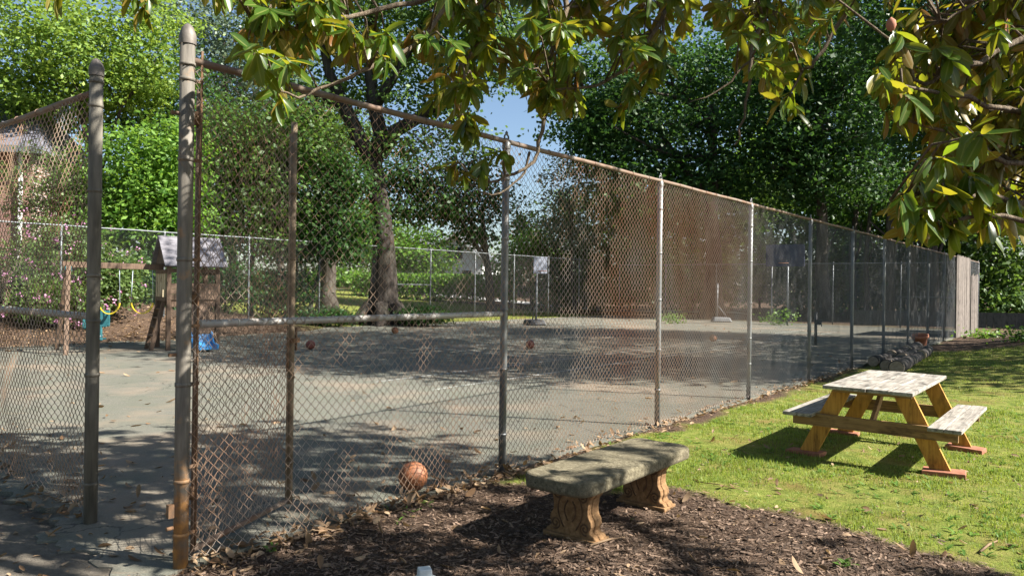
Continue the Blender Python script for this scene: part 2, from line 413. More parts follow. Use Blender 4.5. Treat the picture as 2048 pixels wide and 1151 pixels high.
def ground_mat():
    m, nt, out = new_mat('lawn_mulch_and_dirt')
    at_ = nd(nt, 'ShaderNodeVertexColor', layer_name='zone')
    sp = nd(nt, 'ShaderNodeSeparateColor'); nt.links.new(at_.outputs['Color'], sp.inputs[0])
    v = coords(nt, 'World')
    fine = noise(nt, v, 60, 6, .7); mid = noise(nt, v, 7, 6, .65); big = noise(nt, v, 1.1, 4); pat = noise(nt, v, 2.6, 5)
    g = ramp(nt, mid, [(.25, (.06, .095, .014)), (.5, (.15, .185, .032)), (.72, (.28, .27, .075))])
    g = mixc(nt, val(nt, pat, .46, .62, 0, .6), g, ramp(nt, fine, [(.3, (.11, .09, .025)), (.7, (.3, .26, .08))]))
    g = mixc(nt, val(nt, big, .54, .66, 0, .6), g, (.17, .095, .04))
    mu = ramp(nt, fine, [(.3, (.022, .014, .009)), (.5, (.085, .056, .038)), (.7, (.24, .165, .115))])
    mu = mixc(nt, val(nt, mid, .4, .65, 0, .6), mu, (.05, .03, .022))
    di = ramp(nt, mid, [(.25, (.1, .085, .068)), (.5, (.17, .15, .122)), (.75, (.25, .21, .165))])
    di = mixc(nt, val(nt, fine, .6, .75, 0, .5), di, (.26, .19, .13))
    c = mixc(nt, sp.outputs['Red'], g, mu)
    c = mixc(nt, sp.outputs['Green'], c, di)
    ad = nd(nt, 'ShaderNodeMath', operation='ADD'); nt.links.new(fine, ad.inputs[0]); nt.links.new(mid, ad.inputs[1])
    bsdf(nt, out, c, .95, 0, ad.outputs[0], .9, .03, .15)
    return m
me = grid_mesh('ground', np.stack([gx, gy, gz], -1).reshape(-1, 3), quads, ground_mat())
ca = me.color_attributes.new('zone', 'FLOAT_COLOR', 'POINT')
zc = np.zeros((nx*ny, 4), np.float32); zc[:, 0] = mulch_mask(gx, gy).ravel(); zc[:, 1] = dirt_mask(gx, gy).ravel(); zc[:, 3] = 1
ca.data.foreach_set('color', zc.ravel())
kind(link('ground', me), 'structure')

# court surface
def court_mat():
    m, nt, out = new_mat('worn_court_asphalt')
    v = coords(nt, 'World')
    fine = noise(nt, v, 90, 5, .7); mid = noise(nt, v, 1.6, 6, .6); big = noise(nt, v, .45, 4); st = noise(nt, coords(nt, 'World', (.5, 2.5, 1)), 1.8, 6, .7)
    c = ramp(nt, fine, [(.3, (.07, .072, .062)), (.5, (.135, .132, .11)), (.72, (.24, .225, .18))])
    c = mixc(nt, val(nt, mid, .42, .62, 0, .45), c, (.11, .118, .088))
    c = mixc(nt, val(nt, big, .5, .62, 0, .5), c, (.27, .205, .15))
    c = mixc(nt, val(nt, st, .58, .7, 0, .5), c, (.24, .17, .115))
    vo = nd(nt, 'ShaderNodeTexVoronoi', feature='DISTANCE_TO_EDGE'); vo.inputs['Scale'].default_value = .42
    wv = nd(nt, 'ShaderNodeVectorMath', operation='ADD'); nt.links.new(v, wv.inputs[0])
    nz = nd(nt, 'ShaderNodeTexNoise'); nz.inputs['Scale'].default_value = 2.2; nz.inputs['Detail'].default_value = 6; nt.links.new(v, nz.inputs['Vector'])
    nt.links.new(nz.outputs['Color'], wv.inputs[1]); nt.links.new(wv.outputs[0], vo.inputs['Vector'])
    c = mixc(nt, val(nt, vo.outputs['Distance'], .002, .007, .75, 0), c, (.04, .038, .034))
    sp2 = noise(nt, v, 14, 5, .7)
    c = mixc(nt, val(nt, sp2, .62, .72, 0, .6), c, (.06, .06, .05))
    c = mixc(nt, val(nt, noise(nt, v, 3.7, 6, .7), .58, .68, 0, .45), c, (.075, .08, .07))
    bsdf(nt, out, c, .92, 0, fine, .5, .006, .25)
    return m
mb = MB()
def court_edge():
    pts = []
    for u in np.linspace(-.15, CL, 60): pts.append(court(u, -.02+.03*math.sin(u*3.1)+.03*math.sin(u*7.7)))
    for v in np.linspace(0, CW-.2, 30): pts.append(court(CL, v))
    for u in np.linspace(CL, -.2, 50): pts.append(court(u, CW-.25+.1*math.sin(u*1.7)))
    for v in np.linspace(CW-.2, 0, 260): pts.append(court(-.2-.14*math.sin(v*2.3)-.08*math.sin(v*5.9+1)-.05*math.sin(v*17)-.03*math.sin(v*41), v))
    return pts
pts = court_edge()
mb.add([(p.x, p.y, .004) for p in pts]+[(p.x, p.y, -.12) for p in pts],
       [tuple(range(len(pts)))]+[(i, i+len(pts), (i+1) % len(pts)+len(pts), (i+1) % len(pts)) for i in range(len(pts))])
kind(mb.build('court', court_mat()), 'structure')
MAT['courtline'] = simple('faded_court_line', [(.35, (.16, .17, .15)), (.5, (.34, .34, .31)), (.65, (.5, .5, .47))], 14, .9, kind='World')
mb = MB()
def stripe(u0, v0, u1, v1, w=.06):
    a, b = court(u0, v0), court(u1, v1); d = (b-a).normalized(); n = Vector((-d.y, d.x, 0))*w/2
    mb.add([(p.x, p.y, .008) for p in (a-n, b-n, b+n, a+n)], [(0, 1, 2, 3)])
for a in ((6.4, 4.2, 30.2, 4.2), (6.4, 15.2, 30.2, 15.2), (6.4, 5.6, 30.2, 5.6), (6.4, 13.8, 30.2, 13.8), (12, 5.65, 12, 13.75), (24.7, 5.65, 24.7, 13.75), (30.25, 4.2, 30.25, 15.2), (12.05, 9.7, 24.65, 9.7)): stripe(*a)
kind(mb.build('court_lines', MAT['courtline']), 'structure')
# far road across the lawn
mb = MB()
rp = [(-40, 66), (-16, 62), (-4, 57), (6, 50), (14, 47), (40, 47)]
for (a, b), (c, d) in zip(rp, rp[1:]):
    q = []
    for x, y in ((a, b-.9), (c, d-.9), (c, d+1.6), (a, b+1.6)): q.append((x, y, float(height(x, y))+.06))
    mb.add(q, [(0, 1, 2, 3)])
kind(mb.build('road', MAT['cinder']), 'structure')

# ------------------------------------------------------------------ chain link
PITCH = BAY/84
def chain_mesh(name, width, H, seed, mat, wob=.012, z0=.04, r=.0023, curl=.02):
    n = max(2, round(width/PITCH)); p = width/n; rows = int((H-z0)/PITCH)
    i = np.arange(n)[:, None]; j = np.arange(rows+1)[None, :]
    x = (i+((j+i) % 2))*p+0*j
    z = z0+j*PITCH+0*i
    y = np.where((j+i) % 2 == 0, -.0032, .0032)+0.*x
    y = y+wob*2*(vnoise(x+seed*9.1, z, 1.4, seed)-.5)+wob*(vnoise(x, z+seed*3.3, 4, seed+1)-.5)
    y = y+curl*2*(vnoise(x, z*0+seed, 3., seed+2)-.5)*smoothstep(.5, 0, z)
    x = x+.006*(vnoise(x, z, 3, seed+4)-.5)*2*((x > p*.5) & (x < width-p*.5)); z = z+.008*(vnoise(x, z, 2.2, seed+5)-.5)*2
    Pn = np.stack([x, y, z], -1)                                      # n, rows+1, 3
    # diamond cross-section swept along each wire
    offs = np.array([[r, 0, 0], [0, r, 0], [-r, 0, 0], [0, -r, 0]])*1.15
    vv = (Pn[:, :, None, :]+offs[None, None]).reshape(-1, 3)
    base = ((np.arange(n)[:, None]*(rows+1)+np.arange(rows)[None, :])*4)[..., None]
    k = np.arange(4); k2 = (k+1) % 4
    q = np.stack([base+k, base+k2, base+k2+4, base+k+4], -1).reshape(-1, 4)
    return grid_mesh(name, vv, q, mat, True)
FH = 3.05
PANEL = [chain_mesh('chain_link', BAY, FH, s, MAT['wire']) for s in (1, 2, 3)]
THIN = [chain_mesh('chain_link', BAY, FH, s, MAT['wire'], r=.0016) for s in (4, 5)]
def post_mesh(name, r, h, mat, cap='dome', bands=(), n=16):
    mb = MB(); mb.tube([(0, 0, -.1), (0, 0, h*.33), (0, 0, h*.66), (0, 0, h)], r, n)
    for z in bands:
        mb.tube([(0, 0, z-.011), (0, 0, z+.011)], r+.004, n)
    return mb
def put_post(root, x, r, h, mat, bands=(), cap='loop', y=0):
    o = post_mesh('post', r, h, mat, bands=bands).build('post', mat, root, (x, y, 0))
    cm = MB()
    if cap == 'dome':
        cm.lathe([(r+.006, -.05), (r+.007, 0), (r+.004, .012), (r*.95, .03), (r*.72, .055), (r*.35, .072), (0.001, .078)], 18)
    else:
        cm.lathe([(r+.005, -.05), (r+.005, 0), (r*.8, .02), (.012, .028), (.012, .05)], 14)
        cm.tube([(.03*math.cos(a), 0, .055+.03*math.sin(a)) for a in np.linspace(0, 2*math.pi, 13)], .009, 6)
        cm.lathe([(.012, .085), (.016, .1), (.001, .12)], 10)
    cm.build('post_cap', MAT['capmetal'] if cap == 'dome' else mat, o, (0, 0, h))
    return o
def rail_mb(L, r, z, ties=.42, sag=.0, jit=0):
    mb = MB()
    k = max(2, int(L/.6))
    mb.tube([(L*i/k, 0, z-sag*math.sin(math.pi*((i/k*L/BAY) % 1))+jit*math.sin(i*1.9)) for i in range(k+1)], r, 12)
    t = .25
    while ties and t < L-.1:
        mb.tube([(t-.003, 0, z), (t+.003, 0, z)], r+.004, 10); t += ties*(.8+.4*((t*7.13) % 1))
    return mb
def fence(name, label, o, ang, L, postx, pr, mats, mid=(), capkind='loop', h=FH, meshes=True, seed=0, railr=.023, ties=.42, midz=1.46):
    root = thing(name, label, 'fence', (o.x, o.y, o.z), ang)
    for k, x in enumerate(postx):
        b = [] if seed == 9 else [.35+.1*(k % 3), .95, 1.5+.07*(k % 2), 2.15, 2.7]
        if k and k < len(postx) and False: pass
        put_post(root, x, pr, h-.02, mats[0], b, capkind)
    rail_mb(L, railr, h, ties, jit=.004).build('top_rail', mats[1], root)
    for a, b in mid: rail_mb(b-a, .025, midz, .45).build('mid_rail', mats[2], root, (a, 0, 0))
    if meshes:
        k = int(round(L/BAY))
        for i in range(k):
            link('chain_link', PANEL[i % 3] if seed == 0 and i < 3 else THIN[(i+seed) % 2], root, (i*BAY, -.028, 0))
    return root
# right-hand long side: gate corner post first
right = fence('chain_link_fence', 'tall rusty chain-link fence running from the gate past bench and picnic table', C0, UANG, BAY*12-.02,
              [BAY*i for i in range(1, 13)], .034, (MAT['galv'], MAT['rail'], MAT['midrail']), mid=[(.1, BAY-.04)])
gpost = put_post(right, 0, .043, 3.19, MAT['oldpipe'], [.2, .52, 1.1, 1.85, 2.45, 3.02, 2.93], 'dome')
mb = MB()      # tension bar with its bands beside the corner post
mb.tube([(.085, -.01, .1), (.08, -.012, 1.6), (.088, -.01, 3.12)], .008, 6)
for z in (.2, .6, 1.1, 1.45, 1.85, 2.45, 2.93): mb.box((.045, -.01, z), (.1, .012, .02))
mb.box((-.055, .01, .35), (.05, .03, .08)); mb.tube([(-.05, .0, .25), (-.09, .0, .25)], .012, 8)
mb.box((-.055, .01, 1.28), (.06, .02, .02)); mb.box((-.055, .01, 2.72), (.07, .02, .02))
mb.build('tension_bar', MAT['rust'], right)
# left short side with the other gate post
LANG = math.atan2(V.y, V.x)
LO = court(0, 1.27)
left = fence('chain_link_fence', 'sagging chain-link fence left of the gate opening', LO, LANG, BAY*6, [BAY*i for i in range(1, 7)], .034,
             (MAT['galv'], MAT['rail'], MAT['midrail']), mid=[(.05, BAY-.03)], meshes=False)
put_post(left, 0, .044, 3.21, MAT['greypipe'], [.28, 1.05, 1.43, 1.75, 2.35, 2.95, 3.12], 'dome')
lp = chain_mesh('chain_link', BAY, FH, 21, MAT['wire'], wob=.04, z0=.1, curl=.07)
for i in range(6): link('chain_link', lp if i < 2 else PANEL[i % 3], left, (i*BAY, .03, 0))
# back long side and far short side
BO = court(0, CW)
back = fence('chain_link_fence', 'weathered chain-link fence behind the swing set at the foot of the bank', BO+Vector((0, 0, .25)), UANG, BAY*12,
             [BAY*i+.35 for i in range(0, 12)], .03, (MAT['far_steel'], MAT['far_steel'], MAT['far_steel']), mid=[(BAY*6+.35, BAY*7+.35)], seed=1, ties=0)
FO = court(CL, .05)
far = fence('chain_link_fence', 'chain-link fence closing the far end of the court below dark trees', FO, LANG, BAY*6.0, [BAY*i+.02 for i in range(1, 7)], .03,
            (MAT['far_steel'], MAT['far_steel'], MAT['far_steel']), mid=[(.05, BAY*1.0)], seed=2, ties=0)

# gate leaf swung into the court
GA = UANG+R(24.5); GW = 1.14
gate = thing('chain_link_gate', 'rusty narrow chain-link gate swung open into the court', 'gate', (C0.x+.07*math.cos(GA), C0.y+.07*math.sin(GA)+.02, 0), GA)
mb = MB()
mb.tube([(.02, 0, .06), (.02, 0, 2.9)], .011, 10)
mb.tube([(.02, 0, .07), (GW, 0, .07)], .02, 10)
mb.build('gate_frame', MAT['rail'], gate)
mb = MB(); mb.tube([(GW, 0, .04), (GW, 0, 1.5), (GW, 0, 2.94)], .024, 12)
for z in (.35, 1.0, 1.9, 2.4): mb.tube([(GW, 0, z-.01), (GW, 0, z+.01)], .029, 12)
mb.tube([(GW-.05, 0, .06), (GW-.055, 0, 2.85)], .006, 6)
mb.build('gate_stile', MAT['stile'], gate)
mb = MB(); mb.box((GW+.02, -.01, 1.28), (.09, .05, .035)); mb.tube([(GW+.05, -.01, 1.2), (GW+.05, -.01, 1.38)], .01, 8); mb.tube([(GW-.05, 0, 1.05), (GW-.05, 0, 1.3)], .011, 8)
mb.build('latch', MAT['rust'], gate)
for z in (.42, 1.62, 2.72):
    mb = MB(); mb.tube([(.02, 0, z-.04), (.02, 0, z+.04)], .022, 10); mb.box((-.01, 0, z), (.08, .03, .035)); mb.tube([(-.05, .0, z), (-.05, .0, z+.05)], .012, 8); mb.build('hinge', MAT['rust'], gate)
link('chain_link', chain_mesh('chain_link', GW-.06, 2.88, 5, MAT['wire'], wob=.02, z0=.08), gate, (.05, .02, 0))

# wooden end panels on the fence and the dark board fence beyond
def board_fence(name, label, o, ang, n, w, h, mat, jag, cat='fence', rail=True, gapz=0):
    root = thing(name, label, cat, o, ang)
    mb = MB()
    for i in range(n):
        hh = h+jag*(rng.random()-.5)
        mb.box((w*(i+.5), .004*(rng.random()-.5)*4, hh/2+gapz), (w*.965, .022, hh))
    mb.build('board_panel', mat, root)
    if rail:
        for z in (.4, h*.5, h-.25):
            r_ = MB(); r_.box((w*n/2, .04, z), (w*n, .04, .09)); r_.build('rail', mat, root)
    return root
board_fence('wooden_screen', 'tall bleached plank screen at the far end of the rusty fence', (court(BAY*9.75, -.07).x, court(BAY*9.75, -.07).y, 0.0), UANG, 24, .15, 3.1, MAT['plank'], .05)
board_fence('wooden_screen', 'lower bleached plank screen just beyond the tall one', (court(BAY*11.0, -.1).x, court(BAY*11.0, -.1).y, 0), UANG, 13, .15, 2.45, MAT['plank'], .12)
board_fence('board_fence', 'dark board fence below the trees on the far right', (17., 37., -1.6), R(-14), 60, .3, 2.35, MAT['darkfence'], .0)

# ------------------------------------------------------------------ picnic table
TC = Vector((4.03, 7.9, 0)); TA = UANG
table = thing('picnic_table', 'weathered wooden picnic table with yellow legs on the sunny grass', 'table', (TC.x, TC.y, 0), TA)
# local x along boards, local y across (left of x is +y)
mb = MB()
bw = .2
for i in range(4):
    y = (i-1.5)*(bw+.004)
    mb.box(((.012*(i % 2)), y, .752+.002*(i % 3)), (1.92+.02*(i % 3), bw, .036))
mb.build('table_top', MAT['woodgrey'], table, bevel=.006)
for s in (-1, 1):
    mb = MB()
    for i in range(2): mb.box((.0, s*(.66+(i-.5)*.142), .446+.002*i), (1.86+.02*i, .138, .036))
    mb.build('seat', MAT['woodgrey'], table, bevel=.006)
for sx in (-1, 1):
    for sy in (-1, 1):
        a = Vector((sx*.70, sy*.60, .045)); b = Vector((sx*.70, sy*.27, .733))
        mb = MB()
        w = .16; d = (b-a).normalized(); hx = Vector((0, w/2/abs(d.z), 0))
        t = Vector((.02, 0, 0))
        vs = [a-hx-t, a+hx-t, a+hx+t, a-hx+t, b-hx-t, b+hx-t, b+hx+t, b-hx+t]
        mb.add(vs, [(3, 2, 1, 0), (4, 5, 6, 7), (0, 1, 5, 4), (1, 2, 6, 5), (2, 3, 7, 6), (3, 0, 4, 7)])
        mb.build('leg', MAT['woodyellow'], table, bevel=.003)
    mb = MB(); mb.box((sx*.742, 0, .385), (.04, 1.5, .125))
    for y in (-.47, -.4, .4, .47): mb.tube([(sx*.768, y, .385+.02*(y > 0)), (sx*.772, y, .385+.02*(y > 0))], .011, 8)
    mb.build('cross_beam', MAT['woodbeam'], table, bevel=.004)
    mb = MB(); mb.box((sx*.742, 0, .712), (.04, .72, .044)); mb.build('top_cleat', MAT['woodbeam'], table, bevel=.003)
    mb = MB(); mb.bar((sx*.70, 0, .40), (sx*.22, 0, .72), .09, .036, (0, 1, 0)); mb.build('brace', MAT['woodbeam'], table, bevel=.003)
PAVLAB = {(-1, 1): 'red paver under the near left leg of the picnic table', (-1, -1): 'red paver under the near right leg of the picnic table',
          (1, 1): 'red paver under the far left leg of the picnic table', (1, -1): 'red paver under the far right leg of the picnic table'}
for (sx, sy), lab in PAVLAB.items():
    p = TC+Matrix.Rotation(TA, 3, 'Z') @ Vector((sx*.70, sy*.63, 0))
    mb = MB(); mb.box((0, 0, .02), (.2, .36, .05), taper=.985)
    tag(mb.build('paver', MAT['paver'], None, (p.x, p.y, .0), (R(1.5*sx), R(1.2*sy), TA+R(6*sx*sy)), bevel=.006), lab, 'paver', 'pavers under the picnic table')

# ------------------------------------------------------------------ stone bench
BC = Vector((.775, 5.50, 0))
bench = thing('stone_bench', 'lichened concrete bench with scrolled legs on the mulch', 'bench', (BC.x, BC.y, 0), UANG)
def slab():
    bm = bmesh.new()
    bmesh.ops.create_cube(bm, size=1)
    for v in bm.verts: v.co = Vector((v.co.x*1.6, v.co.y*.54, v.co.z*.1))
    es = [e for e in bm.edges if abs(e.verts[0].co.z-e.verts[1].co.z) > .05]
    bmesh.ops.bevel(bm, geom=es, offset=.11, segments=5, profile=.5, affect='EDGES')
    es = [e for e in bm.edges if abs(e.verts[0].co.z-e.verts[1].co.z) < .01 and len(e.link_faces) == 2 and abs(e.link_faces[0].normal.z-e.link_faces[1].normal.z) > .5]
    bmesh.ops.bevel(bm, geom=es, offset=.036, segments=4, profile=.6, affect='EDGES')
    bmesh.ops.triangulate(bm, faces=[f for f in bm.faces if len(f.verts) > 4])
    bmesh.ops.subdivide_edges(bm, edges=bm.edges[:], cuts=2, use_grid_fill=True)
    for v in bm.verts:
        n = vnoise(v.co.x*9, v.co.y*9+v.co.z*23, 1, 3)-.5; n2 = vnoise(v.co.x*26, v.co.y*26+v.co.z*51, 1, 4)-.5
        v.co += v.normal*(.007*float(n)+.005*float(n2))
    me = bpy.data.meshes.new('seat_slab'); bm.to_mesh(me); bm.free()
    for p in me.polygons: p.use_smooth = True
    me.materials.append(MAT['stone'])
    return me
link('seat_slab', slab(), bench, (0, 0, .405))
half = [(.0, .2), (.03, .205), (.05, .19), (.055, .165), (.075, .155), (.11, .17), (.145, .165), (.165, .15), (.185, .142), (.22, .14), (.255, .145), (.285, .15), (.31, .172), (.335, .182), (.357, .175)]
poly = [(w, z) for z, w in half]+[(-w, z) for z, w in reversed(half)]
M90 = Matrix.Rotation(R(90), 3, 'Z')
for s in (-.5, .5):
    mb = MB()
    mb.prism(poly, -.072, .072, M90)
    mb.box((0, 0, .0), (.19, .43, .05)); 
    mb.prism([(w*1.05, z) for w, z in poly], -.026, .026, M90)
    leg = mb.build('leg', MAT['cast'], bench, (s, 0, 0), (0, 0, 0), bevel=.008)
    mb = MB()
    for face in (-1, 1):
        for sd in (-1, 1):
            for (cy, cz, r0, turns, st, dr) in ((.115, .3, .046, 1.6, 1.2, 1), (.13, .09, .042, 1.5, -1.2, -1)):
                pts = []
                for t in np.linspace(0, 1, 26):
                    a = st+dr*t*turns*2*math.pi; r = r0*(1-.78*t)
                    pts.append((face*.073, sd*(cy-.01+r*math.cos(a)), cz+r*math.sin(a)))
                mb.tube(pts, .006, 6)
            mb.tube([(face*.073, sd*(.05+.05*math.sin(t*3.1)), .07+t*.25) for t in np.linspace(0, 1, 12)], .0055, 6)
            mb.tube([(face*.073, sd*(.018+.028*math.sin(t*3.1)), .12+t*.14) for t in np.linspace(0, 1, 10)], .0055, 6)
    mb.build('scroll_carving', MAT['groove'], leg)

# ------------------------------------------------------------------ basketballs
def ball(label, pos, r, mat, rot):
    root = thing('basketball', label, 'ball', (pos.x, pos.y, pos.z), 0, 'basketballs left on the court')
    bm = bmesh.new(); bmesh.ops.create_uvsphere(bm, u_segments=32, v_segments=20, radius=r)
    me = bpy.data.meshes.new('ball_skin'); bm.to_mesh(me); bm.free()
    for p in me.polygons: p.use_smooth = True
    me.materials.append(mat)
    link('ball_skin', me, root, (0, 0, r), rot)
    mb = MB(); A = np.linspace(0, 2*math.pi, 41); q = r*1.001
    mb.tube([(q*math.cos(a), q*math.sin(a), 0) for a in A], r*.018, 6, False)
    mb.tube([(q*math.cos(a), 0, q*math.sin(a)) for a in A], r*.018, 6, False)
    for s in (-1, 1):
        mb.tube([Vector((s*(.52+.26*math.cos(2*a)), math.cos(a), math.sin(a))).normalized()*q for a in A], r*.018, 6, False)
    mb.build('seam', MAT['seam'], root, (0, 0, r), rot)
ball('large orange basketball against the fence near the bench', court(2.06, .145, .004), .122, MAT['ball'], (.5, .3, .6))
ball('maroon basketball in the court shade nearest the open gate leaf', gp(621, 698, .004), .12, MAT['balldark'], (1, .3, .2))
ball('small orange basketball by the grass edge at the back fence', gp(790, 667, .004), .12, MAT['ball'], (.2, .9, .4))
ball('dark basketball on the shaded court seen just right of the first thin post', gp(1060, 697, .004), .12, MAT['balldark'], (.7, .1, 1.1))
ball('orange basketball far down the court seen left of the third thin post', gp(1426, 683, .004), .12, MAT['ball'], (.3, .5, .1))

# ------------------------------------------------------------------ swing set and glider
PY = 18.6
pw = MAT['playwood']
swing = thing('swing_set', 'brown wooden swing set with a small roofed tower and blue slide', 'playset', (-8.42, 19.1, 0), R(38))
def loc(px, py, Y=PY): return at(px, py, Y)-Vector((-8.1, PY, 0))
zb = 2.08
mb = MB(); mb.bar((-2.75, 0, zb), (-.55, 0, zb-.02), .1, .14); mb.build('swing_beam', pw, swing, bevel=.008)
for y0, y1 in ((-.05, -.75), (.05, .85)):
    mb = MB(); mb.bar((-2.63, y0, zb-.02), (-2.75, y1, -.05), .1, .1, (1, 0, 0)); mb.build('leg', pw, swing, bevel=.006)
mb = MB(); mb.box((-2.63, 0, zb-.1), (.14, .22, .1)); mb.build('bracket', MAT['teal'], swing)
mb = MB(); mb.bar((-2.68, -.42, 1.1), (-2.68, .42, 1.1), .05, .1, (1, 0, 0)); mb.build('cross_brace', pw, swing)
posts = [(-.55, -.6), (-.55, .5), (.62, -.6), (.62, .5)]
for x, y in posts:
    mb = MB(); mb.box((x, y, 1.07), (.1, .1, 2.16)); mb.build('tower_post', pw, swing, bevel=.005)
mb = MB()
for i in range(7): mb.box((.035, -.6+.16*i+.08, 1.22), (1.2, .15, .035))
mb.box((.035, -.6, 1.15), (1.27, .05, .14)); mb.box((.035, .5, 1.15), (1.27, .05, .14)); mb.build('deck', pw, swing)
mb = MB()
for z in (1.32, 1.46, 1.6): mb.box((.05, -.64, z), (1.24, .025, .13))
mb.build('side_panel', pw, swing)
mb = MB()
for i in range(5): mb.box((-.6, -.42+.2*i, 1.6), (.025, .11, .62))
mb.build('slat_rail', MAT['palewood'], swing)
for c_, d_ in (((.62, -.05, 1.28), (.05, 1.0, .12)), ((.62, -.05, 1.95), (.05, 1.0, .12)), ((-.6, -.05, 1.95), (.04, 1.05, .1)), ((-.6, -.05, 1.27), (.04, 1.05, .1)), ((.035, -.62, 1.98), (1.27, .04, .1))):
    mb = MB(); mb.box(c_, d_); mb.build('cross_rail', pw, swing)
zr, ze = 2.85, 2.1
for s in (-1, 1):
    mb = MB()
    for i in range(6):
        t0, t1 = i/6, (i+1.08)/6
        a = Vector((0, s*.02+s*.74*t0, zr-(zr-ze)*t0)); b = Vector((0, s*.02+s*.74*t1, zr-(zr-ze)*t1-.015))
        m_ = (a+b)/2; d = (b-a)
        M = Matrix((Vector((1, 0, 0)), d.normalized(), Vector((1, 0, 0)).cross(d.normalized()))).transposed()
        mb.box((.06, m_.y-.05, m_.z+.012*(i % 2)), (1.5, d.length, .022), M)
    mb.build('roof', MAT['playroof'], swing)
for x in (-.58, .68):
    mb = MB(); mb.prism([(-.66, ze+.03), (.56, ze+.03), (-.05, zr-.04)], x-.02, x+.02, Matrix.Rotation(0, 3, 'Z'))
    mb2 = MB(); mb2.add([(x-.02, -.66, ze+.05), (x-.02, .56, ze+.05), (x-.02, -.05, zr-.05), (x+.02, -.66, ze+.05), (x+.02, .56, ze+.05), (x+.02, -.05, zr-.05)],
                        [(0, 2, 1), (3, 4, 5), (0, 1, 4, 3), (1, 2, 5, 4), (2, 0, 3, 5)])
    mb2.build('gable', pw, swing)
mb = MB()     # ladder leaning out under the deck
for y in (-.42, .1): mb.bar((-.62, y, 1.2), (-.9, y, -.02), .1, .05, (0, 1, 0))
for k in range(5):
    t = (k+.6)/5.4; mb.box((-.9+.28*t, -.16, 1.2*t), (.1, .5, .045))
mb.build('ladder', pw, swing)
mb = MB()     # short wooden ramp ending in a blue slide foot
mb.bar((.14, -.64, 1.16), (.14, -.9, .42), .46, .03); mb.build('ramp', pw, swing)
mb = MB()
sl = [(.14, -.92, .4), (.14, -1.0, .22), (.14, -1.12, .1), (.14, -1.5, .07)]
for a, b in zip(sl, sl[1:]):
    mb.bar(a, b, .5, .02)
    for s in (-.25, .25): mb.bar((a[0]+s, a[1], a[2]+.05), (b[0]+s, b[1], b[2]+.05), .04, .12)
mb.build('slide', MAT['blue'], swing)
def belt(xm, hw, pz):
    x0 = xm-hw; x1 = xm+hw
    mb = MB()
    pts = [(xm+(x1-x0)/2*math.cos(a), .02, pz+.3*(1+math.sin(a))-.0) for a in np.linspace(math.pi*1.04, math.pi*1.96, 14)]
    for a, b in zip(pts, pts[1:]): mb.bar(a, b, .022, .13, (0, 1, 0))
    o = mb.build('swing_seat', MAT['yellow'], swing)
    mb = MB()
    for xx, xt in ((x0, x0+.03), (x1, x1-.02)): mb.tube([(xx, .02, pz+.28), (xt, .0, zb-.06)], .009, 6)
    mb.build('swing_chain', MAT['rope'], o)
belt(-1.75, .23, .9); belt(-1.02, .25, .9)
glider = thing('glider_swing', 'teal plastic two-seat glider hanging behind the left gate post', 'swing', (-9.95, 17.75, 0), R(105))
mb = MB(); mb.tube([(-.5, 0, .35), (.5, 0, .35)], .03, 8); mb.tube([(0, 0, .35), (0, 0, 1.9)], .02, 8)
mb.build('frame', MAT['rope'], glider)
for s in (-1, 1):
    mb = MB(); mb.box((s*.42, 0, .6), (.3, .3, .05)); mb.box((s*.58, 0, .78), (.05, .3, .36)); mb.box((s*.3, 0, .42), (.06, .1, .36)); mb.box((s*.15, 0, .3), (.12, .34, .04))
    mb.build('seat', MAT['teal'], glider, bevel=.015)

# ------------------------------------------------------------------ hoops, net post, stand
def hoop(label, base, ph, bw_, bh_, bz, bmat, ang, goose=True, basekind=True):
    r = thing('basketball_hoop', label, 'hoop', base, ang)
    mb = MB(); mb.tube([(0, 0, 0), (0, 0, ph)], .045, 10)
    mb.tube([(0, 0, ph-.25), (.12, 0, ph), (.5, 0, bz+.1)] if goose else [(0, 0, ph-.1), (.3, 0, bz)], .035, 8); mb.build('pole', MAT['far_steel'], r)
    mb = MB(); mb.box((.52, 0, bz), (.04, bw_, bh_)); bo = mb.build('backboard', bmat, r, bevel=.01)
    mb = MB(); mb.tube([(.78+.22*math.cos(a), .22*math.sin(a), bz-bh_*.35) for a in np.linspace(0, 2*math.pi, 19)], .01, 6, False); mb.build('rim', MAT['terracotta'], r)
    if basekind:
        mb = MB(); mb.box((-.25, 0, .12), (1.1, .8, .22), taper=.85); mb.build('base', MAT['black'], r, bevel=.05)
        mb = MB(); mb.tube([(-.6, 0, .2), (0, 0, 1.1)], .025, 8); mb.build('strut', MAT['far_steel'], r)
    return r
b1 = gp(1072, 650, 0)
hoop('portable basketball hoop with small grey backboard and black base at the grass edge', (b1.x, b1.y, 0), 2.5, .62, .72, 2.62, MAT['board'], R(-75))
b2 = court(CL-1.2, 4.6)
b2 = at(1574, 652, 36.); 
hoop('tall fixed hoop with wide dark blue backboard at the far end', (b2.x, b2.y, 0), 3.1, 1.8, 1.05, 3.35, MAT['boarddark'], R(-125), True, False)
st = at(1438, 645, 38.)
r_ = thing('pole_stand', 'thin steel pole on a grey wheeled base at the far court edge', 'stand', (st.x, st.y, 0), 0)
mb = MB(); mb.tube([(-.1, 0, .1), (-.1, 0, 2.0)], .035, 8); mb.build('pole', MAT['far_steel'], r_)
mb = MB(); mb.box((.1, 0, .14), (1.0, .6, .24), taper=.8); mb.build('base', MAT['greybase'], r_, bevel=.05)
mb = MB(); mb.tube([(.45, 0, .2), (-.1, 0, .9)], .02, 8); mb.build('strut', MAT['far_steel'], r_)
npz = gp(1631, 690, 0)
r_ = thing('net_post', 'short dark net post with crank standing in the court behind the fence', 'net post', (npz.x, npz.y, 0), 0)
mb = MB(); mb.tube([(0, 0, 0), (0, 0, 1.02)], .045, 10); mb.build('post', MAT['black'], r_)
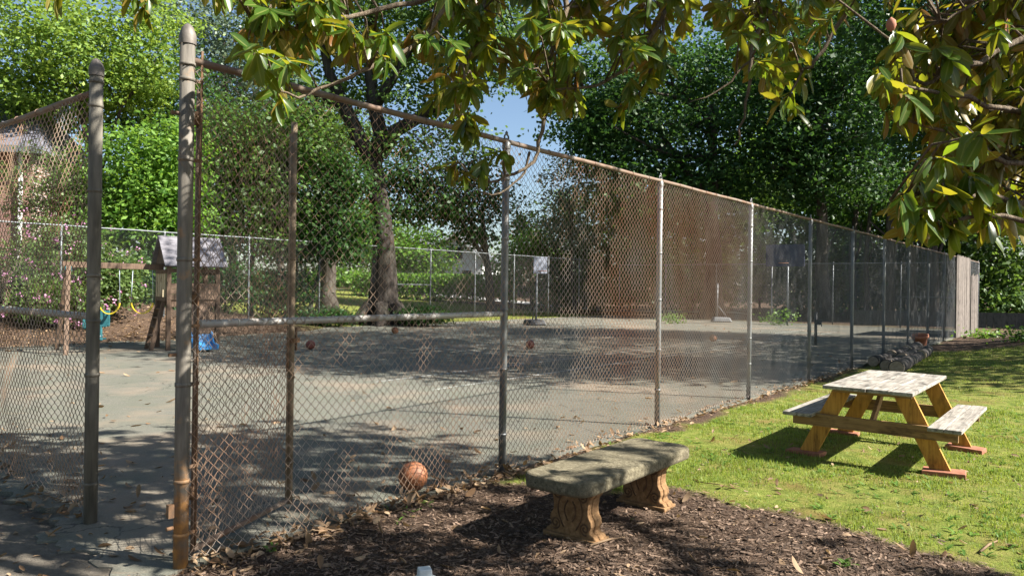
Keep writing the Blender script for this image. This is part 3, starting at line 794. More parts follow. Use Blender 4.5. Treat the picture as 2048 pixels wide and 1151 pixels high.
mb = MB(); mb.box((.09, 0, .72), (.16, .1, .16)); mb.tube([(.1, -.05, .72), (.1, -.18, .72), (.1, -.2, .6)], .015, 6); mb.build('crank', MAT['black'], r_, bevel=.01)

# ------------------------------------------------------------------ logs, pot, cup, sticks
k = 0
ord_ = ['nearest', 'middle', 'farthest']; rown = ['row against the fence', 'centre row', 'row beside the grass']
for row, (ax, ay, bx, by) in enumerate(((1745, 722, 1836, 688), (1772, 733, 1848, 693), (1792, 738, 1858, 694))):
    a = gp(ax, ay, .12); b = gp(bx, by, .2)
    for s in range(3):
        p = a.lerp(b, s/3+.01); q = a.lerp(b, (s+1)/3-.015); r = .115+.012*((row+s) % 3)
        p.z = float(height(p.x, p.y))+r*(.95); q.z = float(height(q.x, q.y))+r*(.95)
        d = q-p; L = d.length
        root = thing('log', f'dark timber with pale cut end, {ord_[s]} in the {rown[row]} of the pile', 'log', p, 0, 'dark timbers piled by the fence')
        root.rotation_euler = d.to_track_quat('Z', 'Y').to_euler()
        mb = MB(); mb.tube([(.01*math.sin(t*5+row), .01*math.cos(t*4+s), L*t) for t in np.linspace(0, 1, 7)], [r*(1+.04*math.sin(t*9+row)) for t in range(7)], 14)
        mb.build('log_body', MAT['logbark'], root)
        mb = MB(); mb.tube([(.0, 0, -.012), (0, 0, .16)], [r*.98, r*1.03], 14); mb.build('cut_end', MAT['logend'], root)
pp = gp(1842, 691, .1); pp.z = float(height(pp.x, pp.y))
mb = MB(); mb.lathe([(0.001, .02), (.13, .0), (.16, .12), (.2, .36), (.235, .36), (.24, .44), (.21, .44), (.19, .36), (.15, .1), (.001, .1)], 22)
o = mb.build('flower_pot', MAT['terracotta'], None, pp, (R(8), R(-10), 0)); tag(o, 'terracotta flower pot standing by the end of the log pile', 'pot')
cp = gp(849, 1172, 0.0); cp.z = float(height(cp.x, cp.y))
cup = thing('plastic_cap', 'white plastic block on a round dish at the bottom edge of the mulch', 'plastic cap', cp, .3)
mb = MB(); mb.lathe([(.001, .0), (.085, .0), (.09, .02), (.075, .035), (.001, .04)], 20); mb.build('dish', MAT['cup'], cup)
mb = MB(); mb.box((.0, 0, .065), (.085, .075, .065), taper=.85); mb.build('block', MAT['cup'], cup, bevel=.006)

# ------------------------------------------------------------------ houses
hs = thing('brick_house', 'brick house with grey shingle roof and white downpipe at the upper left', 'house', (-25.3, 29.5, 1.75), R(12))
mb = MB(); mb.box((0, 4, 2.2), (11, 8, 6.4)); mb.build('wall', MAT['brick'], hs)
mb = MB()
mb.add([(-6, -.6, 5.2), (6, -.6, 5.2), (4.2, 4, 8.1), (-6, 4, 8.1), (6, 8.6, 5.2), (-6, 8.6, 5.2)], [(0, 1, 2, 3), (1, 4, 2), (4, 5, 3, 2), (0, 3, 5), (0, 5, 4, 1)])
mb.build('roof', MAT['shingle'], hs)
mb = MB(); mb.box((0, -.62, 5.22), (12.1, .1, .28)); mb.build('gutter', MAT['greybase'], hs)
mb = MB(); mb.box((5.1, -.1, 2.5), (.12, .12, 5.2)); mb.build('downpipe', MAT['white'], hs)
for x in (-2.2, 1.5):
    mb = MB(); mb.box((x, -.03, 3.6), (1.1, .1, 1.6)); w_ = mb.build('window', MAT['white'], hs)
    mb = MB(); mb.box((x, -.1, 3.6), (.94, .04, 1.44)); mb.build('pane', MAT['darkglass'], w_)
wc = at(908, 540, 74)
wh = thing('white_house', 'white gabled house half hidden by trees beyond the hedge', 'house', (wc.x, wc.y, 1.4), R(-8))
mb = MB(); mb.add([(-2.9, 0, 0), (2.9, 0, 0), (2.9, 0, 3.0), (0, 0, 5.2), (-2.9, 0, 3.0), (-2.9, 9, 0), (2.9, 9, 0), (2.9, 9, 3), (0, 9, 5.2), (-2.9, 9, 3)],
                  [(0, 1, 2, 3, 4), (5, 9, 8, 7, 6), (0, 4, 9, 5), (1, 6, 7, 2)])
mb.build('wall', MAT['white'], wh)
mb = MB(); mb.bar((-3.5, 4.2, 2.72), (0, 4.2, 5.4), 9.6, .18, (0, 0, 1)); mb.bar((3.5, 4.2, 2.72), (0, 4.2, 5.4), 9.6, .18, (0, 0, 1)); mb.build('roof', MAT['darkroof'], wh)
mb = MB(); mb.bar((-3.6, -.7, 2.66), (0, -.7, 5.42), .12, .3, (0, 0, 1)); mb.bar((3.6, -.7, 2.66), (0, -.7, 5.42), .12, .3, (0, 0, 1)); mb.build('bargeboard', MAT['white'], wh)
for x, z, w in ((-.55, 3.5, .8), (.45, 3.5, .8), (-1.4, 1.2, .9), (1.3, 1.2, .9)):
    mb = MB(); mb.box((x, -.03, z), (w+.14, .08, 1.3)); w_ = mb.build('window', MAT['white'], wh)
    mb = MB(); mb.box((x, -.09, z), (w, .04, 1.16)); mb.build('pane', MAT['darkglass'], w_)
wing = MB(); wing.box((-4.6, 4.5, 1.5), (4, 6, 3.2)); wing.build('wing', MAT['white'], wh)
wing = MB(); wing.add([(-6.9, 1, 3), (-2.9, 1, 3), (-2.9, 4.5, 5.3), (-6.9, 4.5, 5.3), (-6.9, 8, 3), (-2.9, 8, 3)], [(0, 1, 2, 3), (4, 3, 2, 5), (0, 3, 4), (1, 5, 2), (0, 4, 5, 1)]); wing.build('wing_roof', MAT['darkroof'], wh)
#@@FOLIAGE@@
# ------------------------------------------------------------------ trees
def unit(a): return a/np.maximum(np.linalg.norm(a, axis=-1, keepdims=True), 1e-9)
def crown_quads(blobs, n, size, seed, gap=.38, aspect=.3, lift=.5, clump=24, spread=2.0):
    r = np.random.default_rng(seed)
    w = np.array([b[3]*b[4]*b[5] for b in blobs])**.67; w = w/w.sum()
    out = []
    for b, f in zip(blobs, w):
        nc = int(n*f/clump*1.9)
        d = unit(r.normal(size=(nc, 3)))
        rad = np.where(r.random(nc) < .72, .62+.42*np.sqrt(r.random(nc)), r.random(nc)**.5*.7)
        c = d*rad[:, None]*np.array(b[3:6])*(1+.22*(r.random((nc, 1))-.5))
        c = c+np.array(b[:3])
        sc = 1.6/max(.6, (b[3]+b[5])*.32)
        keep = vnoise(c[:, 0]+c[:, 2]*.73+seed*3.1, c[:, 1]*.8+c[:, 2]*.9, sc, seed) > gap+.12*(r.random(nc)-.5)
        c = c[keep][:int(n*f/clump)]; d = d[keep][:int(n*f/clump)]
        k = len(c)
        if k == 0: continue
        cc = np.repeat(c, clump, 0); dd = np.repeat(d, clump, 0)
        off = r.normal(size=(k*clump, 3))*size*spread*np.array([1.2, 1.2, .42])
        p = cc+off
        a = unit(r.normal(size=p.shape)*np.array([1, 1, .6])+dd*.8+np.array([0, 0, -.35]))
        nn = unit(dd*.5+np.array([0, 0, lift])+r.normal(size=p.shape)*.55)
        bb = unit(np.cross(nn, a)); nn = np.cross(a, bb)
        s = (size*(.6+.8*r.random(len(p))))[:, None]
        q = np.stack([p-a*s*.5, p+bb*s*aspect-nn*s*.06, p+a*s*.5-nn*s*.1, p-bb*s*aspect-nn*s*.06], 1)
        out.append(q)
    return np.concatenate(out)
def px_blobs(lst, Y, dz=1.0):
    o = []
    for b in lst:
        px, py, rx, rz = b[:4]; y = Y+(b[4] if len(b) > 4 else 0)
        c = at(px, py, y); s = y/F
        o.append((c.x, c.y, c.z, rx*s, rx*s*.85*dz, rz*s))
    return o
def limbed_trunk(base, top, r0, blobs, seed, limbs=5, wob=.25):
    r = np.random.default_rng(seed); mb = MB()
    base, top = Vector(base), Vector(top); L = (top-base).length
    N = 9; pts = []; rad = []
    for i in range(N):
        t = i/(N-1); p = base.lerp(top, t)+Vector((r.normal()*wob*t*(1-t)*L*.1, r.normal()*wob*t*(1-t)*L*.1, 0))
        pts.append(p); rad.append(r0*(1.0-.62*t)*(1+.7*math.exp(-t*16)))
    mb.tube(pts, rad, 12)
    for k in range(limbs):
        b = blobs[k % len(blobs)]
        t = .5+.45*r.random(); s = base.lerp(top, t)
        i = min(N-2, int(t*(N-1))); s = pts[i].lerp(pts[i+1], t*(N-1)-i)
        e = Vector((b[0]+r.normal()*b[3]*.4, b[1]+r.normal()*b[4]*.4, b[2]+b[5]*.2*r.normal()))
        m1 = s.lerp(e, .4)+Vector((r.normal()*.3, r.normal()*.3, (e-s).length*.1)); m2 = s.lerp(e, .75)+Vector((r.normal()*.3, r.normal()*.3, .1))
        rr = r0*.42*(1-.4*t); mb.tube([s, m1, m2, e], [rr, rr*.7, rr*.4, rr*.12], 8)
        for q in range(2):
            e2 = m1.lerp(e, .3)+Vector((r.normal()*b[3]*.5, r.normal()*b[4]*.5, r.normal()*b[5]*.5)); mb.tube([m1, m1.lerp(e2, .5)+Vector((0, 0, .15)), e2], [rr*.45, rr*.28, rr*.07], 6)
    return mb
def tree(name, label, base, top, r0, blobs, mat, n, size, seed, gap=.38, limbs=5, cat='tree', trunk=True, group=None, aspect=.3, flowers=0, lift=.6, spread=2.0):
    bz = float(height(base[0], base[1])); o = Vector((base[0], base[1], bz-.1))
    root = thing(name, label, cat, o, 0, group)
    q = crown_quads(blobs, n, size, seed, gap, aspect, lift, spread=spread)-np.array(o)
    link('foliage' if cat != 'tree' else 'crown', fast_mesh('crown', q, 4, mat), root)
    if trunk:
        rel = [(b[0]-o.x, b[1]-o.y, b[2]-o.z)+tuple(b[3:]) for b in blobs]
        limbed_trunk((0, 0, -.2), Vector(top)-o, r0, rel, seed, limbs).build('trunk' if cat == 'tree' else 'stem', MAT['bark'], root)
    if flowers:
        r = np.random.default_rng(seed+5); flowers *= 3; pick = r.choice(len(q), flowers)
        c = q[pick].mean(1); c = c+unit(c-c.mean(0))*.25+np.array([.12, -.12, 0]); c = np.repeat(c, 7, 0)+r.normal(size=(flowers*7, 3))*.05
        a = unit(r.normal(size=c.shape)); b = unit(np.cross(a, r.normal(size=c.shape))); s = .032
        link('blossom', fast_mesh('blossom', np.stack([c-a*s, c+b*s, c+a*s, c-b*s], 1), 4, MAT['flower']), root)
    return root
def T(name, label, Y, bx, blobs, mat, n, size, seed, r0=.25, top=None, **kw):
    bl = px_blobs(blobs, Y)
    c = at(bx, 600, Y)
    tp = at(top[0], top[1], Y) if top else Vector((np.mean([b[0] for b in bl]), np.mean([b[1] for b in bl]), np.mean([b[2] for b in bl])))
    return tree(name, label, (c.x, c.y), tp, r0, bl, MAT[mat], n, size, seed, **kw)
# left of the court
T('leafy_tree', 'tall yellow-green tree above the brick house at the upper left', 33, 240, [(50, 50, 150, 110), (40, 150, 120, 70), (60, 225, 110, 40), (210, 120, 150, 95), (300, 50, 85, 80), (120, 190, 120, 45), (260, 180, 80, 60)], 'leaf_yellow', 24000, .2, 1, gap=.3)
T('bright_shrub', 'big bright green shrub between the two gate posts behind the back fence', 26.6, 300, [(285, 330, 95, 80), (330, 400, 90, 80), (215, 410, 70, 80), (300, 450, 110, 50), (345, 300, 60, 60)], 'leaf_bright', 15000, .2, 2, gap=.3, r0=.08, cat='shrub', aspect=.24)
T('leafy_tree', 'dark blue-green tree seen between the yellow-green tree and bright shrub', 37, 300, [(250, 215, 100, 70), (350, 190, 110, 80), (410, 290, 80, 100)], 'leaf_dark', 9000, .22, 3, gap=.34)
T('leafy_tree', 'grey-green tree towering behind the tall right gate post', 42, 470, [(420, 60, 120, 110), (530, 90, 110, 110), (490, 190, 100, 80), (340, 20, 90, 70)], 'leaf_blue', 13000, .22, 4, gap=.38)
T('leafy_tree', 'mid green tree behind the open gate leaf', 29, 500, [(480, 300, 90, 100), (540, 380, 90, 90), (430, 420, 70, 80), (590, 270, 70, 80), (500, 470, 110, 40)], 'leaf_mid', 15000, .2, 5, gap=.3, r0=.12)
T('yellow_shrub', 'pale green shrub glowing in the sun behind the gate stile', 33, 590, [(590, 300, 70, 60), (560, 250, 60, 40), (640, 330, 60, 40)], 'leaf_yellow', 5000, .2, 6, gap=.4, cat='shrub', r0=.06)
# the oak
OY = 31.5
ob = at(765, 620, OY); ob.z = float(height(ob.x, ob.y))
oak = thing('oak_tree', 'big forked oak with a thick grey trunk beyond the back fence', 'tree', ob, 0)
def op(x, y, dy=0): return at(x, y, OY+dy)-ob
mb = MB()
mb.tube([(0, 0, -.4), (.0, 0, .15), op(768, 560), op(768, 500), op(762, 430), op(752, 370), op(742, 320)], [1.0, .72, .57, .47, .42, .41, .4], 18)
for a in (0.3, 1.4, 2.6, 3.7, 4.8, 5.8): mb.tube([(math.cos(a)*.55, math.sin(a)*.55, .75), (math.cos(a)*1.1, math.sin(a)*1.1, .2), (math.cos(a)*1.9, math.sin(a)*1.9, -.2)], [.34, .26, .1], 8)
mb.build('trunk', MAT['oakbark_shade'], oak)
ol = [([(742, 330), (715, 270), (690, 215), (660, 150), (640, 60), (625, -40)], [.4, .33, .29, .22, .16, .1]),
      ([(745, 330), (762, 270), (745, 200), (738, 120), (745, 20), (750, -60)], [.4, .33, .27, .22, .16, .1]),
      ([(758, 310), (790, 262), (830, 240), (880, 205), (930, 160), (985, 120)], [.36, .3, .25, .2, .14, .07]),
      ([(748, 215), (790, 150), (830, 80), (870, 0)], [.26, .2, .15, .08]),
      ([(690, 215), (640, 190), (590, 180), (540, 150)], [.2, .15, .1, .05]),
      ([(830, 240), (880, 250), (930, 225)], [.14, .1, .05])]
for i, (p, rr) in enumerate(ol):
    mb = MB(); mb.tube([op(x, y, (.8*math.sin(i*2.1))*k/len(p)) for k, (x, y) in enumerate(p)], rr, 10); mb.build('limb', MAT['oakbark_shade'], oak)
q = crown_quads(px_blobs([(590, 20, 110, 70), (960, 30, 110, 80), (900, 260, 70, 50), (1010, 20, 80, 60), (1010, 110, 60, 60), (680, 70, 110, 80), (770, -30, 150, 80), (880, 50, 120, 90), (960, 140, 80, 60), (850, 190, 90, 55), (640, 210, 70, 50), (800, 120, 80, 60, 2), (720, 170, 70, 50, 2), (810, 290, 60, 35)], OY), 24000, .2, 7, .4)-np.array(ob)
link('crown', fast_mesh('crown', q, 4, MAT['leaf_mid']), oak)
T('understory_tree', 'dark green low tree left of the oak trunk', 29.5, 615, [(640, 370, 75, 55), (690, 440, 70, 55), (610, 450, 50, 60), (660, 490, 80, 30), (700, 350, 45, 40)], 'leaf_dark', 10000, .18, 8, gap=.33, r0=.1)
T('slender_tree', 'pale trunked tree further back left of the oak', 40, 655, [(640, 300, 90, 60), (690, 250, 80, 60), (660, 400, 60, 40)], 'leaf_mid', 5000, .22, 9, gap=.42, r0=.45, top=(662, 280))
T('drooping_tree', 'dark drooping tree in front of the white house', 44, 985, [(830, 340, 70, 45), (900, 400, 60, 45), (850, 420, 70, 30), (960, 450, 50, 55), (975, 390, 45, 40), (790, 390, 40, 50), (940, 330, 60, 30)], 'leaf_dark', 9500, .26, 10, gap=.36, r0=.3, top=(965, 430))
T('bright_shrub', 'sunlit shrub beside the white house', 58, 830, [(830, 495, 60, 45), (780, 510, 40, 35), (870, 525, 40, 25)], 'leaf_bright', 4000, .3, 12, gap=.25, cat='shrub', r0=.08)
T('conifer', 'small pointed tree seen right of the first thin post', 60, 1040, [(1042, 440, 16, 45), (1042, 480, 28, 40)], 'leaf_mid', 1500, .3, 13, gap=.2, r0=.1)
T('round_tree', 'light green round tree beyond the portable hoop', 50, 1065, [(1065, 505, 52, 45), (1025, 530, 40, 40), (1090, 540, 40, 30)], 'leaf_bright', 5000, .26, 14, gap=.25, r0=.15)
T('sparse_tree', 'thin blue-grey tree against the sky behind the rusty mesh', 47, 1150, [(1130, 370, 45, 60), (1150, 440, 50, 60), (1105, 430, 30, 40), (1170, 350, 45, 40)], 'leaf_blue', 3800, .22, 15, gap=.45, r0=.14)
# clipped hedge
hr = at(870, 575, 52); hz = float(height(hr.x, hr.y))
hedge = tag(bpy.data.objects.new('hedge', None), 'clipped green hedge along the road beyond the lawn', 'hedge'); COL.objects.link(hedge); hedge.location = (hr.x, hr.y, hz)
r = np.random.default_rng(5); n = 9000
p = np.stack([(r.random(n)-.5)*11.5, (r.random(n)-.5)*1.6, r.random(n)**.7*1.9], -1); a = unit(r.normal(size=p.shape)); b = unit(np.cross(a, r.normal(size=p.shape)))
link('foliage', fast_mesh('hedge', np.stack([p-a*.11, p+b*.07, p+a*.11, p-b*.07], 1), 4, MAT['leaf_bright']), hedge)
mb = MB()
for x in np.linspace(-5.2, 5.2, 9): mb.tube([(x, 0, -.1), (x+.1, 0, .8), (x-.1, .1, 1.4)], [.06, .05, .02], 6)
mb.build('stem', MAT['bark'], hedge)
# right-hand trees
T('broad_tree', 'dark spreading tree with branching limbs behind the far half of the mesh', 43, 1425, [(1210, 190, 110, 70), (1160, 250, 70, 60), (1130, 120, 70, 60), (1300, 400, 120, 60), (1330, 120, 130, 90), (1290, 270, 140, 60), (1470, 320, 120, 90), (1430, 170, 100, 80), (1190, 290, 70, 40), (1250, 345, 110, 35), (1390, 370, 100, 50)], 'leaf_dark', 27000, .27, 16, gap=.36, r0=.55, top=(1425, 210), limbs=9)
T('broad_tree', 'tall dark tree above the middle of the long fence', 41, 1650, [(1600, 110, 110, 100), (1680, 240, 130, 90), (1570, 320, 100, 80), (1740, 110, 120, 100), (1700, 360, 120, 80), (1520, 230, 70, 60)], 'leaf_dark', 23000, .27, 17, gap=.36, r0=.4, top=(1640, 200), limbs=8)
T('sunlit_tree', 'yellow-green sunlit tree deep behind the dark trees', 50, 1600, [(1580, 380, 90, 60), (1500, 330, 80, 60), (1650, 330, 60, 60), (1560, 270, 60, 40)], 'leaf_bright', 6000, .26, 18, gap=.36, r0=.2)
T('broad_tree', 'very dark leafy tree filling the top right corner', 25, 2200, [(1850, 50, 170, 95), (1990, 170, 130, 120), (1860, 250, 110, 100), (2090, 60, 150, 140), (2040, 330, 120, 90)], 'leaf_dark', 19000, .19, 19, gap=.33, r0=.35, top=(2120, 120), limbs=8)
T('dense_tree', 'dense mid green tree above the dark board fence', 40, 2090, [(1960, 470, 110, 90), (2050, 540, 100, 80), (1890, 400, 90, 80), (2010, 380, 110, 80), (1930, 560, 70, 50), (1990, 605, 130, 36), (2080, 615, 90, 36)], 'leaf_mid', 22000, .24, 20, gap=.33, r0=.3)
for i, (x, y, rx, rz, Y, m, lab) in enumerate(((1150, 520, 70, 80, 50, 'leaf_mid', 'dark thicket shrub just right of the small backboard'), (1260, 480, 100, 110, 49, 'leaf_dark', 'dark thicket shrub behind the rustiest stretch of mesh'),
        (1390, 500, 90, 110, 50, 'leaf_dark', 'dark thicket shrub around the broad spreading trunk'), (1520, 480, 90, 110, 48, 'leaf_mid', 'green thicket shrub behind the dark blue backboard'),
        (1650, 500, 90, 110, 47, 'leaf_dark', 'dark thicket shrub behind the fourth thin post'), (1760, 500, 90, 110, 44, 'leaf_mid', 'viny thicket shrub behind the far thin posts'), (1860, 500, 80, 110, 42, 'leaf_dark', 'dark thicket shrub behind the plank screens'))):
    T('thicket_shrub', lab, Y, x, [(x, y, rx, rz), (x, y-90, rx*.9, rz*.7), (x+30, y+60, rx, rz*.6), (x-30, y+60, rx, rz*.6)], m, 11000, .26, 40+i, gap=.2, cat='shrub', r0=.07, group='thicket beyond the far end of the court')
for i, (x, t, rr) in enumerate(((1640, 430, .16), (1702, 440, .2), (1730, 450, .13), (1776, 440, .24), (1822, 480, .18), (1865, 470, .22))):
    b = at(x, 650, 42.5-i*.8); o = thing('bare_trunk', ['slim pale trunk behind the far chain-link fence, leftmost of its row', 'pale trunk behind the far fence left of a slim one', 'slimmest pale trunk in the row behind the far fence', 'stout vine-hung trunk behind the far fence', 'pale trunk behind the far fence nearest the log pile', 'stout pale trunk beside the plank screens'][i], 'tree trunk', (b.x, b.y, 0), 0, 'trunks beyond the far fence')
    mb = MB(); hh = 6.5; mb.tube([(0, 0, -1.2), (.1, 0, 1.5), (.02*i, .1, 3.5), (.25*math.sin(i), 0, hh)], [rr*1.3, rr, rr*.9, rr*.7], 10); mb.build('trunk', MAT['bark'], o)
    mb = MB(); mb.tube([(0, 0, 3), (.5, .1, 4.2), (1.1*math.cos(i), .2, 5.6)], [rr*.5, rr*.4, rr*.15], 7); mb.build('branch', MAT['bark'], o)
# tall shade trees over the lawn's right edge
def shade(label, base, blobs, n, seed, mat='leaf_dark', r0=.4, gap=.36, size=.2):
    b0 = blobs[0]
    return tree('shade_tree', label, base, (b0[0]*.5+base[0]*.5, b0[1]*.5+base[1]*.5, b0[2]), r0, blobs, MAT[mat], n, size, seed, gap=gap, limbs=9)
shade('tall tree leaning over the court from the right edge of the picture', (17.5, 15.5), [(9.5, 14.6, 11, 5, 3.2, 2.8), (14.5, 14.5, 12, 5, 4, 4), (5.5, 15.8, 11.5, 3.5, 2.6, 2.2), (18, 16, 9, 4, 4, 4), (10.5, 12.0, 10, 3.4, 1.5, 1.6), (7.5, 13.2, 9.8, 3, 1.6, 1.5), (7.5, 19.3, 11.3, 4.2, 2.8, 2.2), (13.2, 12.6, 6.6, 3.4, 1.9, 2.0), (17.5, 13.6, 6.5, 4, 2.5, 2.6)], 40000, 60)
shade('high crowned tree behind the leaning tree at the top right', (21, 23), [(14, 21.5, 13.5, 6, 4.5, 3.5), (19, 22, 11, 5, 4.5, 5), (10, 21, 14, 4, 3.2, 2.6), (13, 27, 13.5, 7, 4, 3), (23, 20, 9, 4.5, 4, 5), (18, 17.5, 6.2, 3.2, 2.4, 2.6), (22.5, 20, 5.5, 3.2, 3, 3)], 36000, 61)
# backdrop woods, each tree its own crown
BK = [(90, 330, 170, 150, 60, 'leaf_mid'), (420, 330, 150, 160, 62, 'leaf_dark'), (640, 440, 110, 80, 70, 'leaf_bright'), (560, 200, 130, 130, 66, 'leaf_mid'), (750, 470, 70, 60, 75, 'leaf_mid'),
      (650, 555, 130, 22, 72, 'leaf_bright'), (330, 540, 110, 50, 58, 'leaf_mid'),
      (1250, 190, 140, 110, 58, 'leaf_mid'), (1520, 120, 150, 120, 60, 'leaf_dark'), (1780, 130, 150, 120, 56, 'leaf_mid'),
      (1290, 420, 110, 140, 62, 'leaf_dark'), (1450, 330, 130, 170, 64, 'leaf_mid'), (1650, 330, 140, 200, 60, 'leaf_dark'), (1850, 280, 150, 200, 58, 'leaf_mid'), (2030, 250, 140, 220, 56, 'leaf_dark')]
BL = ['far tree behind the brick house', 'far dark tree behind the open gate', 'far sunny tree across the road left of the oak', 'far tall tree behind the grey-green one', 'far small tree right behind the oak trunk',
      'far low sunny thicket beyond the lawn left of the oak', 'far low thicket behind the playset roof',
      'far tall tree right above the patch of open sky', 'far tall dark tree above the fence middle', 'far tall green tree above the magnolia fringe',
      'far dark tree right of the patch of open sky', 'far green tree behind the spreading dark tree', 'far dark tree behind the long fence middle', 'far green tree behind the hanging magnolia leaves', 'far dark tree at the right edge of the picture']
for i, ((x, y, rx, rz, Y, m), lab) in enumerate(zip(BK, BL)):
    T('woodland_tree', lab, Y, x, [(x, y, rx, rz), (x-rx*.4, y+rz*.5, rx*.8, rz*.6), (x+rx*.4, y+rz*.4, rx*.8, rz*.6)], m, 8000, .36, 70+i, gap=.25, r0=.3, group='woods in the background')
for i, (x, y, r_, h_) in enumerate(((-22, 8, 6.5, 9), (-14, -10, 7, 10), (2, -16, 8, 11), (-30, 20, 6, 9))):  # unseen crowns added to hold back sky light and deepen the shade
    tree('woodland_tree', ['unseen broad tree added left of the court to block sky light', 'unseen broad tree added behind the camera on the left to block sky light', 'unseen tall broad tree added behind the camera to block sky light', 'unseen broad tree added left of the brick house to block sky light'][i], (x, y), (x, y, h_), .4, [(x, y, h_, r_, r_, r_*.7), (x+2, y-2, h_+3, r_*.8, r_*.8, r_*.6)], MAT['leaf_mid'], 5000, .5, 140+i, gap=.2)
# shrubs on the bank
for i, (x, y, rx, rz, Y, m, fl, lab) in enumerate(((50, 540, 75, 60, 22.2, 'leaf_flower', 26, 'pink flowering shrub at the left edge on the bank'), (110, 600, 60, 38, 21, 'leaf_flower', 18, 'low pink flowering shrub left of the swing set leg'), (215, 555, 60, 60, 22.6, 'leaf_flower', 10, 'pink flowering shrub behind the swing beam'),
        (120, 480, 70, 50, 24, 'leaf_flower', 14, 'taller shrub with a few pink blossoms below the brick house'), (120, 370, 105, 95, 25.5, 'leaf_flower', 0, 'tall leafy shrub against the brick house wall'), (300, 560, 50, 60, 25.5, 'leaf_dark', 0, 'dark shrub behind the yellow swing seats'), (450, 560, 75, 70, 27.5, 'leaf_dark', 0, 'dark shrub right of the playset tower'),
        (570, 570, 60, 60, 29.2, 'leaf_dark', 0, 'dark shrub behind the gate latch'), (640, 632, 60, 14, 29.5, 'leaf_dark', 0, 'low ground shrub at the oak foot'), (850, 628, 40, 14, 30.5, 'leaf_dark', 0, 'clipped low shrub right of the oak foot'))):
    T('flowering_shrub' if fl else 'leafy_shrub', lab, Y, x, [(x, y, rx, rz), (x-rx*.3, y+rz*.3, rx*.8, rz*.7), (x+rx*.35, y+rz*.25, rx*.7, rz*.7)], m, 5200, .12, 90+i, gap=.28, cat='shrub', r0=.05, flowers=fl, group='shrubs on the bank' if fl else None)
for i, (px, py, n_, h_, lab) in enumerate(((1560, 640, 5, .75, 'bright weedy plant at the foot of the tall hoop'), (1345, 643, 5, .5, 'weedy plant left of the pole stand'), (2045, 690, 6, .34, 'bright leafy plant on the mulch at the right edge'), (1972, 672, 4, .2, 'small pale plant on the mulch by the dark board fence'))):
    c = gp(px, py+4, .05) if px > 1900 else at(px, py, 36.)
    c.z = float(height(c.x, c.y))
    tree('leafy_weed', lab, (c.x, c.y), (c.x, c.y, c.z+h_*.6), .015, [(c.x, c.y, c.z+h_*.5, h_*.8, h_*.8, h_*.5)], MAT['weed'], 320, .13, 120+i, gap=.1, cat='plant', limbs=4)

# ------------------------------------------------------------------ the magnolia overhead
LT = np.array([0, .16, .38, .62, .84, 1.]); LW = np.array([.012, .09, .145, .16, .12, .01])
def leaf_array(b, a, nrm, L, curl, fold, wid=1.):
    """b,a,nrm (N,3) -> verts (N,18,3)"""
    a = unit(a); side = unit(np.cross(nrm, a)); nn = np.cross(a, side)
    N = len(b); t = LT[None, :, None]; L = L[:, None, None]
    mid = b[:, None]+a[:, None]*t*L-nn[:, None]*(t**2)*L*curl[:, None, None]
    w = LW[None, :, None]*L*(wid[:, None, None] if hasattr(wid, '__len__') else wid)
    lf = mid+side[:, None]*w+nn[:, None]*w*fold[:, None, None]
    rt = mid-side[:, None]*w+nn[:, None]*w*fold[:, None, None]
    return np.stack([lf, mid, rt], 2).reshape(N, 18, 3)
def leaf_mesh(name, Vt, mat):
    N = len(Vt); q = []
    for i in range(5):
        for j in range(2):
            k = i*3+j; q.append((k, k+1, k+4, k+3))
    q = np.array(q)[None]+np.arange(N)[:, None, None]*18
    me = grid_mesh(name, Vt.reshape(-1, 3), q.reshape(-1, 4), mat, True)
    a = me.attributes.new('rib', 'FLOAT', 'POINT'); a.data.foreach_set('value', np.tile(np.array([0, 1, 0], np.float32), len(Vt)*6))
    return me
def clusters(C, D, r, n_lo, n_hi, Lm, hang=.55, cone=1.0):
    B, A, Nn, Ls = [], [], [], []
    for c, d in zip(C, D):
        n = r.integers(n_lo, n_hi+1); d = unit(np.asarray(d, float))
        for k in range(n):
            ang = k*2.4+r.random()*.6; th = cone*(.55+.75*r.random())
            u = unit(np.cross(d, [0.31, .7, .2])); w = np.cross(d, u)
            a = d*math.cos(th)+(u*math.cos(ang)+w*math.sin(ang))*math.sin(th)
            a = a+np.array([0, 0, -hang*(.2+r.random()*1.3)])
            B.append(c-d*.02*k*.5+r.normal(size=3)*.006); A.append(a)
            out = (u*math.cos(ang)+w*math.sin(ang))
            Nn.append(np.array([0, 0, .8])+d*.6+out*.15*abs(r.normal())+r.normal(size=3)*.28); Ls.append(Lm*(.7+.55*r.random()))
    B, A, Nn, Ls = map(np.array, (B, A, Nn, Ls))
    return leaf_array(B, A, Nn, Ls, r.normal(size=len(B))*.12+.08, .22+.25*r.random(len(B)), .85+.3*r.random(len(B)))
def inpoly(x, y, P):
    c = False; j = len(P)-1
    for i in range(len(P)):
        if (P[i][1] > y) != (P[j][1] > y) and x < (P[j][0]-P[i][0])*(y-P[i][1])/(P[j][1]-P[i][1])+P[i][0]: c = not c
        j = i
    return c
MT = Vector((7.6, .2, 0))
mag = thing('magnolia_tree', 'big magnolia hanging glossy rusty-backed leaves over the fence', 'tree', MT, 0)
mr = np.random.default_rng(22)
